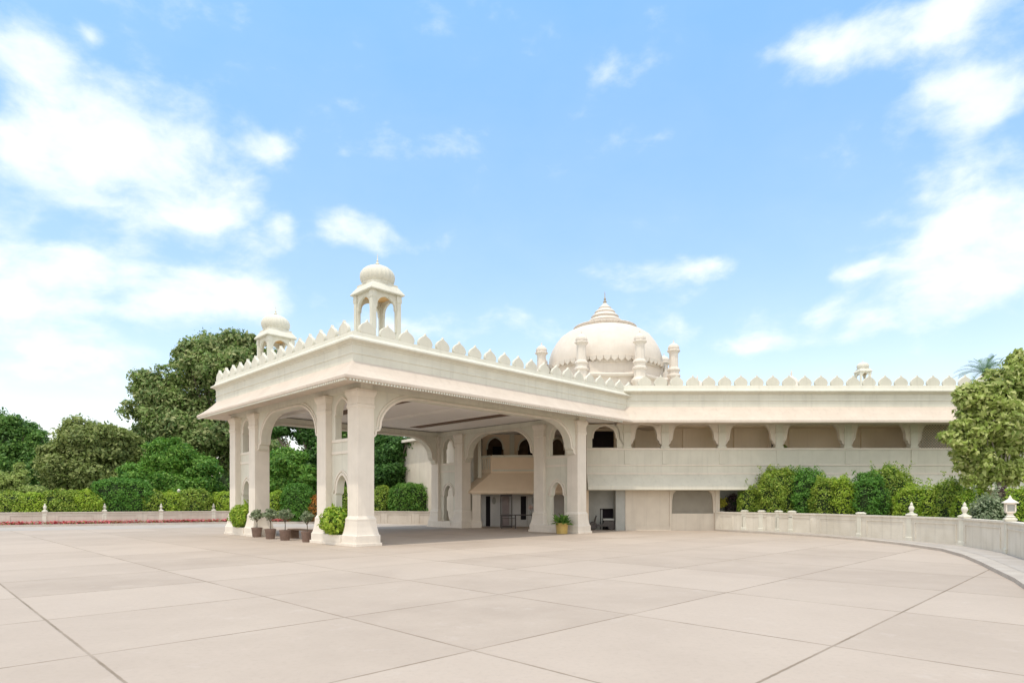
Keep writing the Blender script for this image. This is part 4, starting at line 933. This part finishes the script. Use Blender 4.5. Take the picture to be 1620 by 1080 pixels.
for px, py, rx, ry, w in lobes:
    d0 = Vector(((px - 810) / F, 1, (HY - py) / F)); ln = d0.length; d0.normalize()
    r1 = rx / F / ln; r2 = ry / F / ln
    right = Vector((d0.y, -d0.x, 0)).normalized(); up = right.cross(d0)
    df = vm('SUBTRACT', DW, tuple(d0)).outputs[0]
    a = mt('DIVIDE', vm('DOT_PRODUCT', df, tuple(right)).outputs['Value'], r1); b = mt('DIVIDE', vm('DOT_PRODUCT', df, tuple(up)).outputs['Value'], r2)
    dd = mt('ADD', mt('MULTIPLY', a, a), mt('MULTIPLY', b, b)); fwd = vm('DOT_PRODUCT', D, tuple(d0)).outputs['Value']
    e = mt('MULTIPLY', mt('MULTIPLY', mt('POWER', 2.718, mt('MULTIPLY', dd, -.9)), w), mt('GREATER_THAN', fwd, 0.0))
    acc = e if acc is None else mt('ADD', acc, e)
nz = N(nt, 'ShaderNodeTexNoise', Scale=9.0, Detail=9.0, Roughness=.56); mpn = nt.nodes.new('ShaderNodeMapping'); mpn.inputs['Scale'].default_value = (1, 1, 1.7); nt.links.new(DW, mpn.inputs[0]); nt.links.new(mpn.outputs[0], nz.inputs['Vector'])
dens = mt('ADD', mt('MINIMUM', acc, 1.0), mt('MULTIPLY', mt('SUBTRACT', nz.outputs[0], .5), 2.6))
cl = nt.nodes.new('ShaderNodeMapRange'); cl.interpolation_type = 'SMOOTHSTEP'; cl.inputs[1].default_value = .22; cl.inputs[2].default_value = 1.2; nt.links.new(dens, cl.inputs[0])
# bright unseen clouds added behind and overhead to lift the fill light in shade
nb = N(nt, 'ShaderNodeTexNoise', Scale=2.2, Detail=6.0); nt.links.new(D, nb.inputs['Vector'])
sepd = nt.nodes.new('ShaderNodeSeparateXYZ'); nt.links.new(D, sepd.inputs[0])
behind = nt.nodes.new('ShaderNodeMapRange'); behind.inputs[1].default_value = .30; behind.inputs[2].default_value = -.05; nt.links.new(sepd.outputs[1], behind.inputs[0])
over = nt.nodes.new('ShaderNodeMapRange'); over.inputs[1].default_value = .80; over.inputs[2].default_value = .90; nt.links.new(sepd.outputs[2], over.inputs[0])
oth = mt('MULTIPLY', ramp(nt, nb.outputs[0], .36, .50), mt('MAXIMUM', behind.outputs[0], over.outputs[0]))
cover = cl.outputs[0]
skyc = nt.nodes.new('ShaderNodeMix'); skyc.data_type = 'RGBA'; skyc.blend_type = 'MULTIPLY'; skyc.inputs[0].default_value = 1; nt.links.new(sky.outputs[0], skyc.inputs[6]); 
zr = nt.nodes.new('ShaderNodeMapRange'); zr.inputs[1].default_value = .12; zr.inputs[2].default_value = .68; nt.links.new(sepz.outputs[2], zr.inputs[0])
nt.links.new(mixc(nt, zr.outputs[0], (1.62, 1.34, 1.20), (1.10, 1.74, 1.85)), skyc.inputs[7])
ccol = mixc(nt, ramp(nt, nz.outputs[0], .35, .65), (5.4, 6.0, 6.5), (6.9, 7.0, 7.1))
final = mixc(nt, mt('ADD', mt('MULTIPLY', cover, .70), .09), skyc.outputs[2], ccol)
final = mixc(nt, mt('MULTIPLY', oth, .92), final, (8.7, 8.5, 8.1))
nt.links.new(final, bg.inputs['Color'])
sl = bpy.data.lights.new('sun', 'SUN'); sl.energy = 1.8; sl.angle = R(.55); sl.color = (1, .93, .82)
so = bpy.data.objects.new('sun', sl); COL.objects.link(so); so.rotation_euler = (-SUN).to_track_quat('-Z', 'Y').to_euler()
cam = bpy.data.cameras.new('camera'); co = bpy.data.objects.new('camera', cam); COL.objects.link(co); co.location = (0, 0, CH); co.rotation_euler = (R(90), 0, 0)
cam.sensor_width = 36; cam.lens = F / 1620 * 36; cam.shift_y = (HY - 540) / 1620; cam.clip_end = 3000; cam.clip_start = .1; S.camera = co
S.view_settings.view_transform = 'Standard'; S.view_settings.look = 'None'; S.view_settings.exposure = 0.27; S.view_settings.gamma = 1
S.cycles.max_bounces = 8; S.cycles.diffuse_bounces = 5; S.cycles.transparent_max_bounces = 8
